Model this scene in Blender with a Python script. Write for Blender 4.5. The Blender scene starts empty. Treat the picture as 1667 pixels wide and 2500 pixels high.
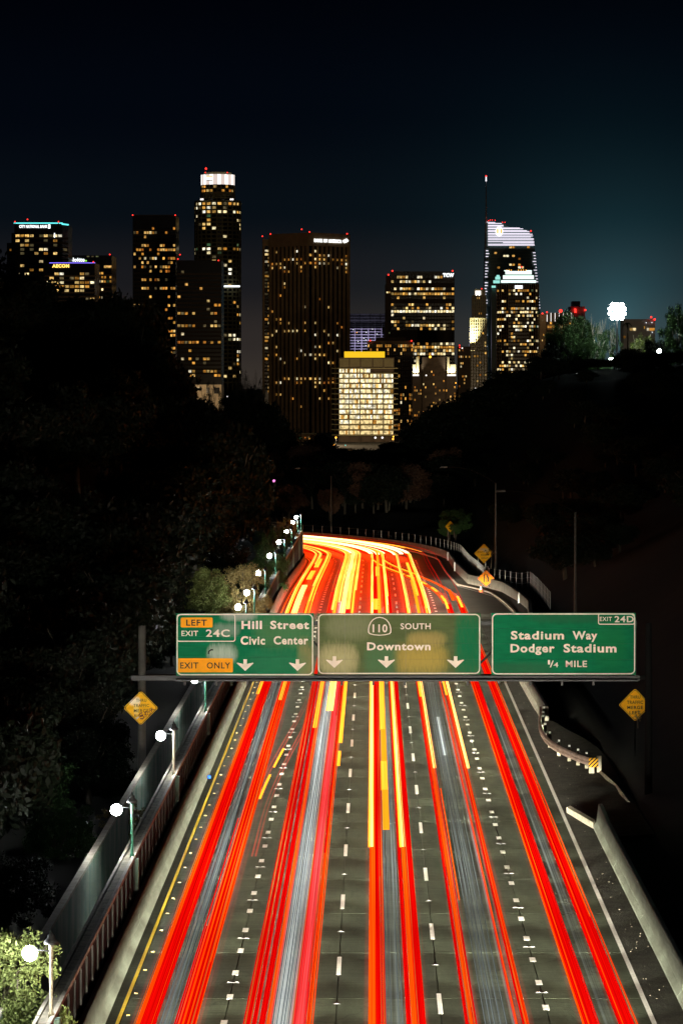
import bpy, math, random
from mathutils import Vector, Matrix
rnd = random.Random(11)
sc = bpy.context.scene
col = sc.collection

# ------------------------------------------------------------------ camera
F = 8416.0            # focal length in photo pixels
CU, CV, CH = 910.0, 935.0, 20.0
cam_d = bpy.data.cameras.new('camera'); cam = bpy.data.objects.new('camera', cam_d); col.objects.link(cam)
cam.location = (0, 0, CH); cam.rotation_euler = (math.radians(90), 0, 0)
cam_d.sensor_width = 36; cam_d.lens = F / 2500 * 36
cam_d.shift_x = (833.5 - CU) / 2500; cam_d.shift_y = (CV - 1250) / 2500
cam_d.clip_start = 1; cam_d.clip_end = 60000
sc.camera = cam

# ------------------------------------------------------------------ night sky
world = bpy.data.worlds.new('World'); sc.world = world; world.use_nodes = True
def build_world():
    nt = world.node_tree; N = nt.nodes; L = nt.links
    bg = N['Background']; bg.inputs['Strength'].default_value = 1.0
    tc = N.new('ShaderNodeTexCoord'); sp = N.new('ShaderNodeSeparateXYZ'); L.new(tc.outputs['Generated'], sp.inputs[0])
    rp = N.new('ShaderNodeValToRGB'); cr = rp.color_ramp; cr.interpolation = 'EASE'
    mr = N.new('ShaderNodeMapRange'); mr.inputs[1].default_value = 0; mr.inputs[2].default_value = .25
    L.new(sp.outputs['Z'], mr.inputs[0]); L.new(mr.outputs[0], rp.inputs[0])
    stops = [(0, (.038, .030, .024)), (.05, (.026, .021, .019)), (.12, (.0095, .0095, .0115)), (.2, (.0022, .0042, .0070)),
             (.32, (.0007, .0018, .0042)), (.46, (.0003, .0007, .0022)), (1, (.0002, .0004, .0012))]
    e0 = cr.elements
    e0[0].position, e0[0].color = stops[0][0], (*stops[0][1], 1)
    e0[1].position, e0[1].color = stops[-1][0], (*stops[-1][1], 1)
    for p, c in stops[1:-1]:
        e = e0.new(p); e.color = (*c, 1)
    # the light of the floodlit stadium hill in the sky: a wide teal glow round that bearing
    d = Vector((.071, 1, .019)).normalized()
    vd = N.new('ShaderNodeVectorMath'); vd.operation = 'DISTANCE'; vd.inputs[1].default_value = d
    L.new(tc.outputs['Generated'], vd.inputs[0])
    m1 = N.new('ShaderNodeMath'); m1.operation = 'MULTIPLY'; m1.inputs[1].default_value = -52; L.new(vd.outputs['Value'], m1.inputs[0])
    m2 = N.new('ShaderNodeMath'); m2.operation = 'EXPONENT'; L.new(m1.outputs[0], m2.inputs[0])
    mx = N.new('ShaderNodeMixRGB'); mx.blend_type = 'ADD'; mx.inputs[2].default_value = (.018, .078, .096, 1)
    L.new(m2.outputs[0], mx.inputs[0]); L.new(rp.outputs[0], mx.inputs[1])
    L.new(mx.outputs[0], bg.inputs['Color'])
build_world()

# faint moonlight
sun_d = bpy.data.lights.new('sun', 'SUN'); sun_d.energy = .004; sun_d.angle = math.radians(.5); sun_d.color = (.8, .9, 1)
sun = bpy.data.objects.new('sun', sun_d); col.objects.link(sun); sun.rotation_euler = (math.radians(38), math.radians(-20), 0)

sc.view_settings.view_transform = 'Standard'; sc.view_settings.look = 'None'
sc.view_settings.exposure = 0; sc.view_settings.gamma = 1; sc.view_settings.use_curve_mapping = False
sc.render.engine = 'CYCLES'
sc.cycles.use_denoising = True
sc.cycles.use_light_tree = True
sc.cycles.max_bounces = 5; sc.cycles.diffuse_bounces = 2; sc.cycles.glossy_bounces = 2; sc.cycles.transparent_max_bounces = 40
sc.cycles.sample_clamp_indirect = 4
sc.cycles.caustics_reflective = False; sc.cycles.caustics_refractive = False

LOW_W, SIGN_W = 14500.0, 19000.0       # strengths of the headlights and of the added sign fill
# ------------------------------------------------------------------ helpers
def at(u, v, Y): return Vector(((u - CU) * Y / F, Y, CH + (CV - v) * Y / F))

class MB:
    def __init__(s): s.v = []; s.f = []; s.uv = []; s.smooth = False
    def add(s, vs, fs):
        b = len(s.v); s.v += [tuple(p) for p in vs]; s.f += [tuple(b + i for i in f) for f in fs]; return s
    def box(s, x0, x1, y0, y1, z0, z1):
        return s.add([(x0,y0,z0),(x1,y0,z0),(x1,y1,z0),(x0,y1,z0),(x0,y0,z1),(x1,y0,z1),(x1,y1,z1),(x0,y1,z1)],
                     [(0,3,2,1),(4,5,6,7),(0,1,5,4),(1,2,6,5),(2,3,7,6),(3,0,4,7)])
    def obox(s, c, ax, hx, hy, hz):       # box turned round z by unit vector ax
        ax = Vector((ax[0], ax[1], 0)).normalized(); ay = Vector((-ax.y, ax.x, 0)); az = Vector((0,0,1)); c = Vector(c)
        P = [c + ax*hx*i + ay*hy*j + az*hz*k for k in (-1,1) for i, j in ((-1,-1),(1,-1),(1,1),(-1,1))]
        return s.add(P, [(0,3,2,1),(4,5,6,7),(0,1,5,4),(1,2,6,5),(2,3,7,6),(3,0,4,7)])
    def prism(s, poly, z0, z1):
        n = len(poly)
        return s.add([(x,y,z0) for x,y in poly] + [(x,y,z1) for x,y in poly],
                     [tuple(range(n-1,-1,-1)), tuple(range(n,2*n))] + [(i,(i+1)%n,n+(i+1)%n,n+i) for i in range(n)])
    def yprism(s, poly, y0, y1):           # outline in x,z pushed along y; y0 is the front
        n = len(poly)
        return s.add([(x,y0,z) for x,z in poly] + [(x,y1,z) for x,z in poly],
                     [tuple(range(n)), tuple(range(2*n-1,n-1,-1))] + [(i,n+i,n+(i+1)%n,(i+1)%n) for i in range(n)])
    def yring(s, a, b, y0, y1):            # ring between two outlines with equal counts
        n = len(a)
        V = [(x,y0,z) for x,z in a] + [(x,y0,z) for x,z in b] + [(x,y1,z) for x,z in a] + [(x,y1,z) for x,z in b]
        Fc = []
        for i in range(n):
            j = (i+1) % n
            Fc += [(i,j,n+j,n+i), (i,2*n+i,2*n+j,j), (n+i,n+j,3*n+j,3*n+i)]
        return s.add(V, Fc)
    def tube(s, pts, r, n=8, caps=True):
        pts = [Vector(p) for p in pts]; rs = r if isinstance(r, (list, tuple)) else [r]*len(pts); V = []; Fc = []
        for i, p in enumerate(pts):
            t = (pts[min(i+1, len(pts)-1)] - pts[max(i-1, 0)]).normalized()
            a = t.cross(Vector((0,0,1)))
            if a.length < 1e-3: a = Vector((1,0,0))
            a.normalize(); b = t.cross(a)
            V += [p + (a*math.cos(2*math.pi*k/n) + b*math.sin(2*math.pi*k/n))*rs[i] for k in range(n)]
        for i in range(len(pts)-1):
            for k in range(n):
                Fc.append((i*n+k, i*n+(k+1)%n, (i+1)*n+(k+1)%n, (i+1)*n+k))
        if caps: Fc += [tuple(range(n-1,-1,-1)), tuple(range((len(pts)-1)*n, len(pts)*n))]
        return s.add(V, Fc)
    def lathe(s, prof, n=16, c=(0,0,0)):
        V = [(c[0]+r*math.cos(2*math.pi*k/n), c[1]+r*math.sin(2*math.pi*k/n), c[2]+z) for r,z in prof for k in range(n)]
        Fc = [(i*n+k, i*n+(k+1)%n, (i+1)*n+(k+1)%n, (i+1)*n+k) for i in range(len(prof)-1) for k in range(n)]
        Fc += [tuple(range(n-1,-1,-1)), tuple(range((len(prof)-1)*n, len(prof)*n))]
        return s.add(V, Fc)
    def sphere(s, c, r, n=12):
        return s.lathe([(max(r*math.sin(math.pi*i/(n//2+2)), .02*r), -r*math.cos(math.pi*i/(n//2+2))) for i in range(n//2+3)], n, c)
    def mesh(s, name, off=(0,0,0)):
        me = bpy.data.meshes.new(name)
        o = Vector(off)
        me.from_pydata([tuple(Vector(p)-o) for p in s.v], [], s.f); me.update()
        if s.smooth: me.shade_smooth()
        return me
    def build(s, name, m, parent=None, loc=None):
        root = root_loc(parent) if parent else Vector(loc or (0,0,0))
        me = s.mesh(name, root); me.materials.append(m)
        o = bpy.data.objects.new(name, me); col.objects.link(o)
        if parent: o.parent = parent
        else: o.location = root
        return o

def root_loc(o):
    while o.parent: o = o.parent
    return Vector(o.location)
def tag(o, label, cat, group=None):
    o['label'] = label; o['category'] = cat
    if group: o['group'] = group
    return o
def thing(name, label, cat, loc=(0,0,0), group=None):
    o = bpy.data.objects.new(name, None); col.objects.link(o); o.location = loc; o.empty_display_size = .3
    return tag(o, label, cat, group)
def kind(o, k): o['kind'] = k; return o
def part(name, me, parent, loc, rotz=0):
    o = bpy.data.objects.new(name, me); col.objects.link(o); o.parent = parent; o.location = Vector(loc) - (root_loc(parent)); o.rotation_euler.z = rotz
    return o
def copy_tree(root, loc, rotz=None, scale=None, label=None, group=None):
    r = root.copy(); col.objects.link(r); r.location = loc
    if rotz is not None: r.rotation_euler.z = rotz
    if scale is not None: r.scale = scale
    if label: r['label'] = label
    if group: r['group'] = group
    for ch in list(root.children):
        c = ch.copy(); col.objects.link(c); c.parent = r
        for g in ch.children:
            d = g.copy(); col.objects.link(d); d.parent = c
    return r

# ------------------------------------------------------------------ materials
def mat(name, base, rough=.7, metal=0, var=.25, scale=1.0, bump=0, spec=.3, col2=None, obj_rand=0, stretch=None, coords='Object', seed=0):
    m = bpy.data.materials.new(name); m.use_nodes = True; nt = m.node_tree; N = nt.nodes; L = nt.links
    b = N['Principled BSDF']; b.inputs['Roughness'].default_value = rough; b.inputs['Metallic'].default_value = metal
    b.inputs['Specular IOR Level'].default_value = spec
    tc = N.new('ShaderNodeTexCoord'); mp = N.new('ShaderNodeMapping'); L.new(tc.outputs[coords], mp.inputs[0])
    if stretch: mp.inputs['Scale'].default_value = stretch
    mp.inputs['Location'].default_value = (seed*3.1, seed*1.7, seed*.9)
    n1 = N.new('ShaderNodeTexNoise'); n1.inputs['Scale'].default_value = scale; n1.inputs['Detail'].default_value = 6; n1.inputs['Roughness'].default_value = .65
    L.new(mp.outputs[0], n1.inputs['Vector'])
    rp = N.new('ShaderNodeValToRGB'); rp.color_ramp.elements[0].position = .3; rp.color_ramp.elements[1].position = .72
    c2 = col2 if col2 else tuple(c*(1+var) for c in base); c1 = base if col2 else tuple(c*(1-var) for c in base)
    rp.color_ramp.elements[0].color = (*c1, 1); rp.color_ramp.elements[1].color = (*c2, 1)
    L.new(n1.outputs['Fac'], rp.inputs[0]); out = rp.outputs[0]
    if obj_rand:
        oi = N.new('ShaderNodeObjectInfo'); mr = N.new('ShaderNodeMapRange'); mr.inputs[3].default_value = 1-obj_rand; mr.inputs[4].default_value = 1+obj_rand
        L.new(oi.outputs['Random'], mr.inputs[0]); mx = N.new('ShaderNodeMixRGB'); mx.blend_type = 'MULTIPLY'; mx.inputs[0].default_value = 1
        L.new(out, mx.inputs[1]); L.new(mr.outputs[0], mx.inputs[2]); out = mx.outputs[0]
    L.new(out, b.inputs['Base Color'])
    if bump:
        bp = N.new('ShaderNodeBump'); bp.inputs['Strength'].default_value = bump; bp.inputs['Distance'].default_value = .05
        n2 = N.new('ShaderNodeTexNoise'); n2.inputs['Scale'].default_value = scale*6; n2.inputs['Detail'].default_value = 4
        L.new(mp.outputs[0], n2.inputs['Vector']); L.new(n2.outputs['Fac'], bp.inputs['Height']); L.new(bp.outputs[0], b.inputs['Normal'])
    return m
def emit(name, c, s=1.0, sample=True):
    m = bpy.data.materials.new(name); m.use_nodes = True; nt = m.node_tree; nt.nodes.clear()
    e = nt.nodes.new('ShaderNodeEmission'); e.inputs[0].default_value = (*c, 1); e.inputs[1].default_value = s
    o = nt.nodes.new('ShaderNodeOutputMaterial'); nt.links.new(e.outputs[0], o.inputs[0])
    if not sample: m.cycles.emission_sampling = 'NONE'
    return m
def streak_mat(name, c1, c2, s, soft=False, holes=.0, seed=0.0, fine=28.0):
    """light along a streak: colour and strength vary in long fine threads; soft ones let what is behind show through"""
    m = bpy.data.materials.new(name); m.use_nodes = True; nt = m.node_tree; N = nt.nodes; L = nt.links; N.clear()
    out = N.new('ShaderNodeOutputMaterial'); em = N.new('ShaderNodeEmission')
    uv = N.new('ShaderNodeAttribute'); uv.attribute_name = 'along'     # x = across in m, y = along in m
    mp = N.new('ShaderNodeMapping'); mp.inputs['Scale'].default_value = (fine, .035, 1); mp.inputs['Location'].default_value = (seed*7.3, seed*3.7, seed)
    L.new(uv.outputs['Vector'], mp.inputs[0])
    nz = N.new('ShaderNodeTexNoise'); nz.inputs['Scale'].default_value = 1; nz.inputs['Detail'].default_value = 3; L.new(mp.outputs[0], nz.inputs['Vector'])
    rp = N.new('ShaderNodeValToRGB'); rp.color_ramp.elements[0].position = .36; rp.color_ramp.elements[1].position = .66
    rp.color_ramp.elements[0].color = (*c1, 1); rp.color_ramp.elements[1].color = (*c2, 1)
    L.new(nz.outputs['Fac'], rp.inputs[0]); L.new(rp.outputs[0], em.inputs[0]); em.inputs[1].default_value = s
    if soft:
        tr = N.new('ShaderNodeBsdfTransparent'); ad = N.new('ShaderNodeAddShader')
        L.new(em.outputs[0], ad.inputs[0]); L.new(tr.outputs[0], ad.inputs[1])
        # fade towards the streak's edges (z of the attribute runs 0..1 across)
        sp = N.new('ShaderNodeSeparateXYZ'); L.new(uv.outputs['Vector'], sp.inputs[0])
        a = N.new('ShaderNodeMath'); a.operation = 'PINGPONG'; a.inputs[1].default_value = .5; L.new(sp.outputs['Z'], a.inputs[0])
        b = N.new('ShaderNodeMath'); b.operation = 'MULTIPLY'; b.inputs[1].default_value = 2*s; L.new(a.outputs[0], b.inputs[0])
        L.new(b.outputs[0], em.inputs[1]); L.new(ad.outputs[0], out.inputs[0])
    else:
        L.new(em.outputs[0], out.inputs[0])
    return m

M = {}
def mats():
    M['concrete_road'] = mat('road_concrete', (.054,.068,.044), .8, var=.3, scale=.9, bump=.25, obj_rand=.2, stretch=(1,.35,1), coords='Object', spec=.2)
    road_wear(M['concrete_road'])
    M['far_road'] = mat('far_road_concrete', (.10,.10,.08), .75, var=.25, scale=.6, bump=.2)
    M['asphalt'] = mat('shoulder_asphalt', (.03,.031,.022), .9, var=.6, scale=1.6, bump=.6, stretch=(1,.8,1))
    M['dirt'] = mat('dirt', (.06,.055,.035), .95, var=.6, scale=1.3, bump=.8)
    M['ground'] = mat('ground_soil', (.008,.0085,.005), .95, var=.5, scale=.2, bump=.5)
    M['joint'] = mat('joint_filler', (.02,.02,.018), .95)
    M['paint_white'] = mat('white_road_paint', (.85,.85,.82), .6, var=.15, scale=6, bump=.1)
    M['paint_yellow'] = mat('yellow_road_paint', (.9,.68,.03), .6, var=.15, scale=4)
    M['reflector_y'] = mat('amber_reflector', (.8,.5,.04), .35, spec=.6)
    M['reflector_d'] = mat('dark_marker', (.02,.02,.02), .5)
    M['barrier'] = mat('barrier_concrete', (.23,.27,.22), .8, var=.28, scale=1.1, bump=.25, stretch=(2,.5,2))
    M['barrier_old'] = mat('stained_concrete', (.30,.29,.24), .85, var=.4, scale=2.2, bump=.3, stretch=(2.5,1.2,.5))
    M['ledge'] = mat('ledge_concrete', (.22,.2,.15), .9, var=.6, scale=3, bump=.6)
    M['coping'] = mat('coping_concrete', (.36,.33,.26), .85, var=.3, scale=3, bump=.3)
    M['greenwall'] = mat('green_painted_wall', (.02,.15,.115), .8, col2=(.36,.36,.29), scale=.9, bump=.2, stretch=(1.2,.8,.22))
    M['darkwall'] = mat('dark_wall', (.012,.012,.012), .85, var=.5, scale=1)
    M['fin'] = mat('weathered_rib', (.06,.058,.052), .8, var=.4, scale=3)
    M['post_green'] = mat('green_lamp_post', (.03,.13,.08), .35, spec=.5, var=.2)
    M['post_cream'] = mat('cream_lamp_post', (.4,.36,.25), .4, spec=.5, var=.2)
    M['dark_metal'] = mat('dark_metal', (.02,.02,.021), .55, spec=.4)
    M['galv'] = mat('galvanised_steel', (.26,.26,.25), .45, metal=.6, var=.25, scale=4)
    M['pole_grey'] = mat('weathered_pole', (.09,.085,.075), .6, var=.3, scale=2)
    M['night_dark'] = mat('night_dark_steel', (.005,.005,.005), .8, spec=.05)  # unlit darkness put into the steel colour
    M['rust_rail'] = mat('weathered_rail', (.42,.32,.27), .6, metal=.1, var=.4, scale=2)
    M['white_post'] = mat('white_post', (.75,.74,.7), .6, var=.1)
    M['lamp'] = emit('lamp_globe', (.97,.99,1), 330)
    M['leaf_dark'] = leaf('night_dark_leaf', (.0055,.010,.004))  # leaf colour sunk near black for the unlit woods
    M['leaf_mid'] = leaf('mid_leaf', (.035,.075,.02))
    M['leaf_lit'] = leaf('lit_leaf', (.17,.21,.06))  # brightness of lamp-lit leaves put into their colour
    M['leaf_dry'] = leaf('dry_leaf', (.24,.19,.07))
    M['leaf_redlit'] = leaf('redlit_leaf', (.10,.05,.03))  # red glow of the traffic put into the leaf colour
    M['bark'] = mat('bark', (.09,.075,.055), .9, var=.4, scale=3, bump=.5)
    M['pale_bark'] = mat('pale_bark', (.3,.28,.22), .9, var=.3, scale=3, bump=.4)
    M['steel_sign'] = mat('sign_back', (.2,.2,.2), .5, metal=.5)
    M['white_sheet'] = mat('white_sheeting', (.78,.68,.60), .7, var=.12, scale=3, spec=.08)
    M['black_sheet'] = mat('black_sheeting', (.012,.01,.01), .6)
    M['yellow_sheet'] = mat('yellow_sheeting', (.9,.46,.012), .7, var=.12, scale=3, spec=.08)
    M['orange_plaque'] = mat('orange_sheeting', (.85,.33,.012), .7, var=.1, scale=3, spec=.08)
    M['orange_sign'] = mat('work_zone_orange', (.9,.27,.015), .7, var=.12, spec=.08)
    M['graffiti'] = mat('brown_spray_paint', (.16,.06,.03), .7)
    M['sticker'] = mat('grey_sticker', (.5,.5,.5), .7, var=.3, scale=9)
    M['red'] = mat('red_plastic', (.7,.03,.02), .5)
    M['cone'] = mat('cone_orange', (.85,.12,.03), .5)
    # city
    M['glass_dark'] = mat('dark_glass', (.006,.006,.007), .25, spec=.5, var=.3)
    M['brown'] = mat('brown_facade', (.36,.25,.14), .7, var=.2, scale=.2)
    M['dark_facade'] = mat('dark_facade', (.06,.042,.028), .7, var=.2, scale=.2)
    M['grey_facade'] = mat('grey_facade', (.10,.10,.11), .7, var=.2, scale=.2)
    M['cream_facade'] = mat('cream_facade', (.5,.46,.30), .7, var=.15, scale=.2)
    M['olive_facade'] = mat('olive_facade', (.22,.20,.10), .7, var=.15, scale=.2)
    M['white_facade'] = mat('white_facade', (.6,.5,.36), .7, var=.15, scale=.2)
    M['haze_grey'] = mat('haze_grey_facade', (.55,.58,.62), .8, var=.1, scale=.2)  # lightness of distant haze put into the facade colour
    M['violet_frame'] = mat('violet_lit_frame', (.75,.7,.85), .7, var=.15)  # violet light on the bare frame put into its colour
    M['teal_facade'] = mat('teal_facade', (.14,.24,.22), .4, var=.2, spec=.5)
    M['win'] = window_mat('lit_window', [(0,(.55,.22,.03)),(.4,(1,.5,.09)),(.8,(1,.70,.25)),(1,(1,.9,.65))], (.3, 1.35))
    M['win_white'] = window_mat('white_lit_window', [(0,(1,.72,.30)),(.5,(1,.86,.5)),(1,(1,.95,.78))], (.9, 1.9))
    M['win_amber'] = window_mat('amber_lit_window', [(0,(.5,.14,.02)),(.5,(1,.42,.06)),(1,(1,.62,.2))], (.3, 1.2))
    M['win_dim'] = window_mat('dim_window', [(0,(.2,.16,.08)),(.5,(.3,.22,.1)),(1,(.05,.22,.10))], (.15, .6))
    M['beacon'] = emit('red_beacon', (1,.03,.02), 3, False)
    M['white_led'] = emit('white_led', (.95,.9,1), 1.6, False)
    M['lav_led'] = emit('lavender_led', (.9,.8,.95), 1.5, False)
    M['cyan_led'] = emit('cyan_led', (.15,.95,.95), 1.3, False)
    M['violet_led'] = emit('violet_led', (.22,.16,1), 1.6, False)
    M['sign_white'] = emit('white_sign_light', (.93,.98,1), 1.8, False)
    M['sign_amber'] = emit('amber_sign_light', (1,.62,.12), 2.0, False)
    M['crown_white'] = emit('crown_light', (1,.92,.86), 1.5, False)
    M['crown_soft'] = emit('crown_light_soft', (1,.82,.74), .78, False)
    M['mint'] = emit('mint_light', (.78,1,.9), 1.5, False)
    M['aqua'] = emit('aqua_light', (.35,.85,.75), 1.0, False)
    M['gold'] = emit('gold_light', (1,.6,.02), 1.0, False)
    M['orange_lamp'] = emit('orange_lamp', (1,.42,.04), 3, False)
    M['teal_lamp'] = emit('teal_lamp', (.05,.8,.75), 2, False)
    M['pink_lamp'] = emit('pink_lamp', (1,.25,.7), 1.6, False)
    M['flood'] = emit('floodlight', (.92,1,1), 60, False)
def road_wear(m):
    nt = m.node_tree; N = nt.nodes; L = nt.links; b = N['Principled BSDF']; cur = b.inputs['Base Color'].links[0].from_socket
    tc = N.new('ShaderNodeTexCoord'); g = N.new('ShaderNodeNewGeometry')
    def noise(vec, sc_, det, lo, hi, a, bb, scale=1):
        mp = N.new('ShaderNodeMapping'); mp.inputs['Scale'].default_value = sc_; L.new(vec, mp.inputs[0])
        n = N.new('ShaderNodeTexNoise'); n.inputs['Scale'].default_value = scale; n.inputs['Detail'].default_value = det; n.inputs['Roughness'].default_value = .7; L.new(mp.outputs[0], n.inputs['Vector'])
        r = N.new('ShaderNodeMapRange'); r.inputs[1].default_value = lo; r.inputs[2].default_value = hi; r.inputs[3].default_value = a; r.inputs[4].default_value = bb; L.new(n.outputs['Fac'], r.inputs[0]); return r.outputs[0]
    def mul(c, f):
        x = N.new('ShaderNodeMixRGB'); x.blend_type = 'MULTIPLY'; x.inputs[0].default_value = 1; L.new(c, x.inputs[1]); L.new(f, x.inputs[2]); return x.outputs[0]
    cur = mul(cur, noise(g.outputs['Position'], (.35,5.5,1), 6, .3, .7, .62, 1.3))       # tining and scrapes across the lane
    cur = mul(cur, noise(g.outputs['Position'], (.5,.07,1), 4, .35, .65, .72, 1.2))       # long blotches
    cur = mul(cur, noise(g.outputs['Position'], (14,14,1), 3, .3, .7, .8, 1.2))           # grain
    sp = N.new('ShaderNodeSeparateXYZ'); L.new(tc.outputs['Object'], sp.inputs[0])
    ab = N.new('ShaderNodeMath'); ab.operation = 'ABSOLUTE'; L.new(sp.outputs['X'], ab.inputs[0])
    oil = N.new('ShaderNodeMapRange'); oil.interpolation_type = 'SMOOTHSTEP'; oil.inputs[1].default_value = .1; oil.inputs[2].default_value = .7; oil.inputs[3].default_value = .68; oil.inputs[4].default_value = 1; L.new(ab.outputs[0], oil.inputs[0])
    cur = mul(cur, oil.outputs[0])
    vo = N.new('ShaderNodeTexVoronoi'); vo.feature = 'DISTANCE_TO_EDGE'; vo.inputs['Scale'].default_value = .22
    wp = N.new('ShaderNodeTexNoise'); wp.inputs['Scale'].default_value = 1.1; wp.inputs['Detail'].default_value = 5; L.new(g.outputs['Position'], wp.inputs['Vector'])
    ad = N.new('ShaderNodeMixRGB'); ad.blend_type = 'ADD'; ad.inputs[0].default_value = .9; L.new(g.outputs['Position'], ad.inputs[1]); L.new(wp.outputs['Color'], ad.inputs[2]); L.new(ad.outputs[0], vo.inputs['Vector'])
    ck = N.new('ShaderNodeMapRange'); ck.inputs[1].default_value = .0; ck.inputs[2].default_value = .012; ck.inputs[3].default_value = .62; ck.inputs[4].default_value = 1; L.new(vo.outputs['Distance'], ck.inputs[0])
    cur = mul(cur, ck.outputs[0]); L.new(cur, b.inputs['Base Color'])
def leaf(name, c):
    m = mat(name, c, .6, var=.45, scale=1.2, spec=.2)
    return m
def window_mat(name, stops, rng):
    m = bpy.data.materials.new(name); m.use_nodes = True; nt = m.node_tree; N = nt.nodes; L = nt.links; N.clear()
    out = N.new('ShaderNodeOutputMaterial'); em = N.new('ShaderNodeEmission'); oi = N.new('ShaderNodeObjectInfo')
    rp = N.new('ShaderNodeValToRGB'); e = rp.color_ramp.elements
    e[0].position, e[0].color = stops[0][0], (*stops[0][1],1); e[1].position, e[1].color = stops[-1][0], (*stops[-1][1],1)
    for p, c in stops[1:-1]: x = e.new(p); x.color = (*c,1)
    L.new(oi.outputs['Random'], rp.inputs[0]); L.new(rp.outputs[0], em.inputs[0])
    w = N.new('ShaderNodeTexWhiteNoise'); w.noise_dimensions = '1D'; L.new(oi.outputs['Random'], w.inputs['W'])
    mr = N.new('ShaderNodeMapRange'); mr.inputs[3].default_value, mr.inputs[4].default_value = rng; L.new(w.outputs['Value'], mr.inputs[0])
    g = N.new('ShaderNodeNewGeometry'); nz = N.new('ShaderNodeTexNoise'); nz.inputs['Scale'].default_value = .55; nz.inputs['Detail'].default_value = 2
    L.new(g.outputs['Position'], nz.inputs['Vector'])
    m2 = N.new('ShaderNodeMapRange'); m2.inputs[1].default_value = .35; m2.inputs[2].default_value = .6; m2.inputs[3].default_value = .35; m2.inputs[4].default_value = 1.1
    L.new(nz.outputs['Fac'], m2.inputs[0])
    mu = N.new('ShaderNodeMath'); mu.operation = 'MULTIPLY'; L.new(mr.outputs[0], mu.inputs[0]); L.new(m2.outputs[0], mu.inputs[1]); L.new(mu.outputs[0], em.inputs[1])
    L.new(em.outputs[0], out.inputs[0]); m.cycles.emission_sampling = 'NONE'
    return m
mats()

def sign_mat(name, base, patches, seed=0):
    """sheeting of one sign with its worn, faded and soiled patches and painted glare: (cx, cz, rx, rz, colour, amount) in metres from the sign's base centre"""
    m = mat(name, base, .7, var=.16, scale=1.2, spec=.08, stretch=(1,1,3), seed=seed); nt = m.node_tree; N = nt.nodes; L = nt.links
    b = N['Principled BSDF']; cur = b.inputs['Base Color'].links[0].from_socket
    tc = N.new('ShaderNodeTexCoord'); sp = N.new('ShaderNodeSeparateXYZ'); L.new(tc.outputs['Object'], sp.inputs[0])
    nz = N.new('ShaderNodeTexNoise'); nz.inputs['Scale'].default_value = 2.6; nz.inputs['Detail'].default_value = 7; nz.inputs['Roughness'].default_value = .7
    mp = N.new('ShaderNodeMapping'); mp.inputs['Scale'].default_value = (5,1,.8); mp.inputs['Location'].default_value = (seed,seed,seed); L.new(tc.outputs['Object'], mp.inputs[0]); L.new(mp.outputs[0], nz.inputs['Vector'])
    def mth(op, a, bb):
        n = N.new('ShaderNodeMath'); n.operation = op
        for i, x in enumerate((a, bb)):
            if isinstance(x, (int, float)): n.inputs[i].default_value = x
            elif x is not None: L.new(x, n.inputs[i])
        return n.outputs[0]
    for cx, cz, rx, rz, c, amt in patches:
        dx = mth('POWER', mth('ABSOLUTE', mth('DIVIDE', mth('SUBTRACT', sp.outputs['X'], cx), rx), 0), 4)
        dz = mth('POWER', mth('ABSOLUTE', mth('DIVIDE', mth('SUBTRACT', sp.outputs['Z'], cz), rz), 0), 2)
        r = mth('ADD', dx, dz); f = N.new('ShaderNodeMapRange'); f.interpolation_type = 'SMOOTHSTEP'
        L.new(mth('ADD', r, mth('MULTIPLY', mth('SUBTRACT', nz.outputs['Fac'], .5), 1.8)), f.inputs[0])
        f.inputs[1].default_value = 1.5; f.inputs[2].default_value = -.3; f.inputs[3].default_value = 0; f.inputs[4].default_value = amt
        mx = N.new('ShaderNodeMixRGB'); mx.inputs[2].default_value = (*c, 1); L.new(f.outputs[0], mx.inputs[0]); L.new(cur, mx.inputs[1]); cur = mx.outputs[0]
    L.new(cur, b.inputs['Base Color'])
    return m

# ------------------------------------------------------------------ the freeway's line and level
R0, S0 = 130.0, 435.0
def sstep(a, b, x): t = min(max((x-a)/(b-a), 0), 1); return t*t*(3-2*t)
def zr(s): return -2.8*sstep(292, 462, s) - .004*max(0, s-462)
def P(s, off, z=0.0):
    if s <= S0: return Vector((off, s, z + zr(s)))
    a = (s-S0)/R0; r = R0+off
    return Vector((-R0 + r*math.cos(a), S0 + r*math.sin(a), z + zr(s)))
def lift(s): return -.66*zr(s)      # the footpath keeps its level while the road dips
def lerp_tab(tab, s):
    if s <= tab[0][0]: return tab[0][1]
    for (a, x), (b, y) in zip(tab, tab[1:]):
        if s <= b: return x + (y-x)*(s-a)/(b-a)
    return tab[-1][1]
WALL = [(60,9.87),(155,9.87),(207,9.9),(231,9.75),(262,11.9),(300,13.4),(316,13.1),(335,12.5),(345,11.4),(357,9.75),(400,9.5),(440,9.55),(700,9.6)]
EDGE = [(60,8.76),(231,8.82),(262,10.9),(295,12.3),(310,11.95),(327,11.6),(337,10.5),(353,8.72),(451,8.6),(700,8.6)]
def frange(a, b, st):
    n = max(1, int(round((b-a)/st))); return [a+(b-a)*i/n for i in range(n+1)]
def svals(a, b, fine=3, coarse=6):
    out = []
    for s in frange(a, b, fine): out.append(s)
    return out
def sweep(mb, prof, ss, closed=True, caps=True):
    """prof: list of (off, z) or a function of s giving one; swept along the road"""
    n = None; V = []
    for s in ss:
        p = prof(s) if callable(prof) else prof
        n = len(p); V += [P(s, o, z) for o, z in p]
    Fc = []; m = len(ss)
    for i in range(m-1):
        for k in range(n if closed else n-1):
            Fc.append((i*n+k, i*n+(k+1)%n, (i+1)*n+(k+1)%n, (i+1)*n+k))
    if closed and caps: Fc += [tuple(range(n-1,-1,-1)), tuple(range((m-1)*n, m*n))]
    return mb.add(V, Fc)

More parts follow.
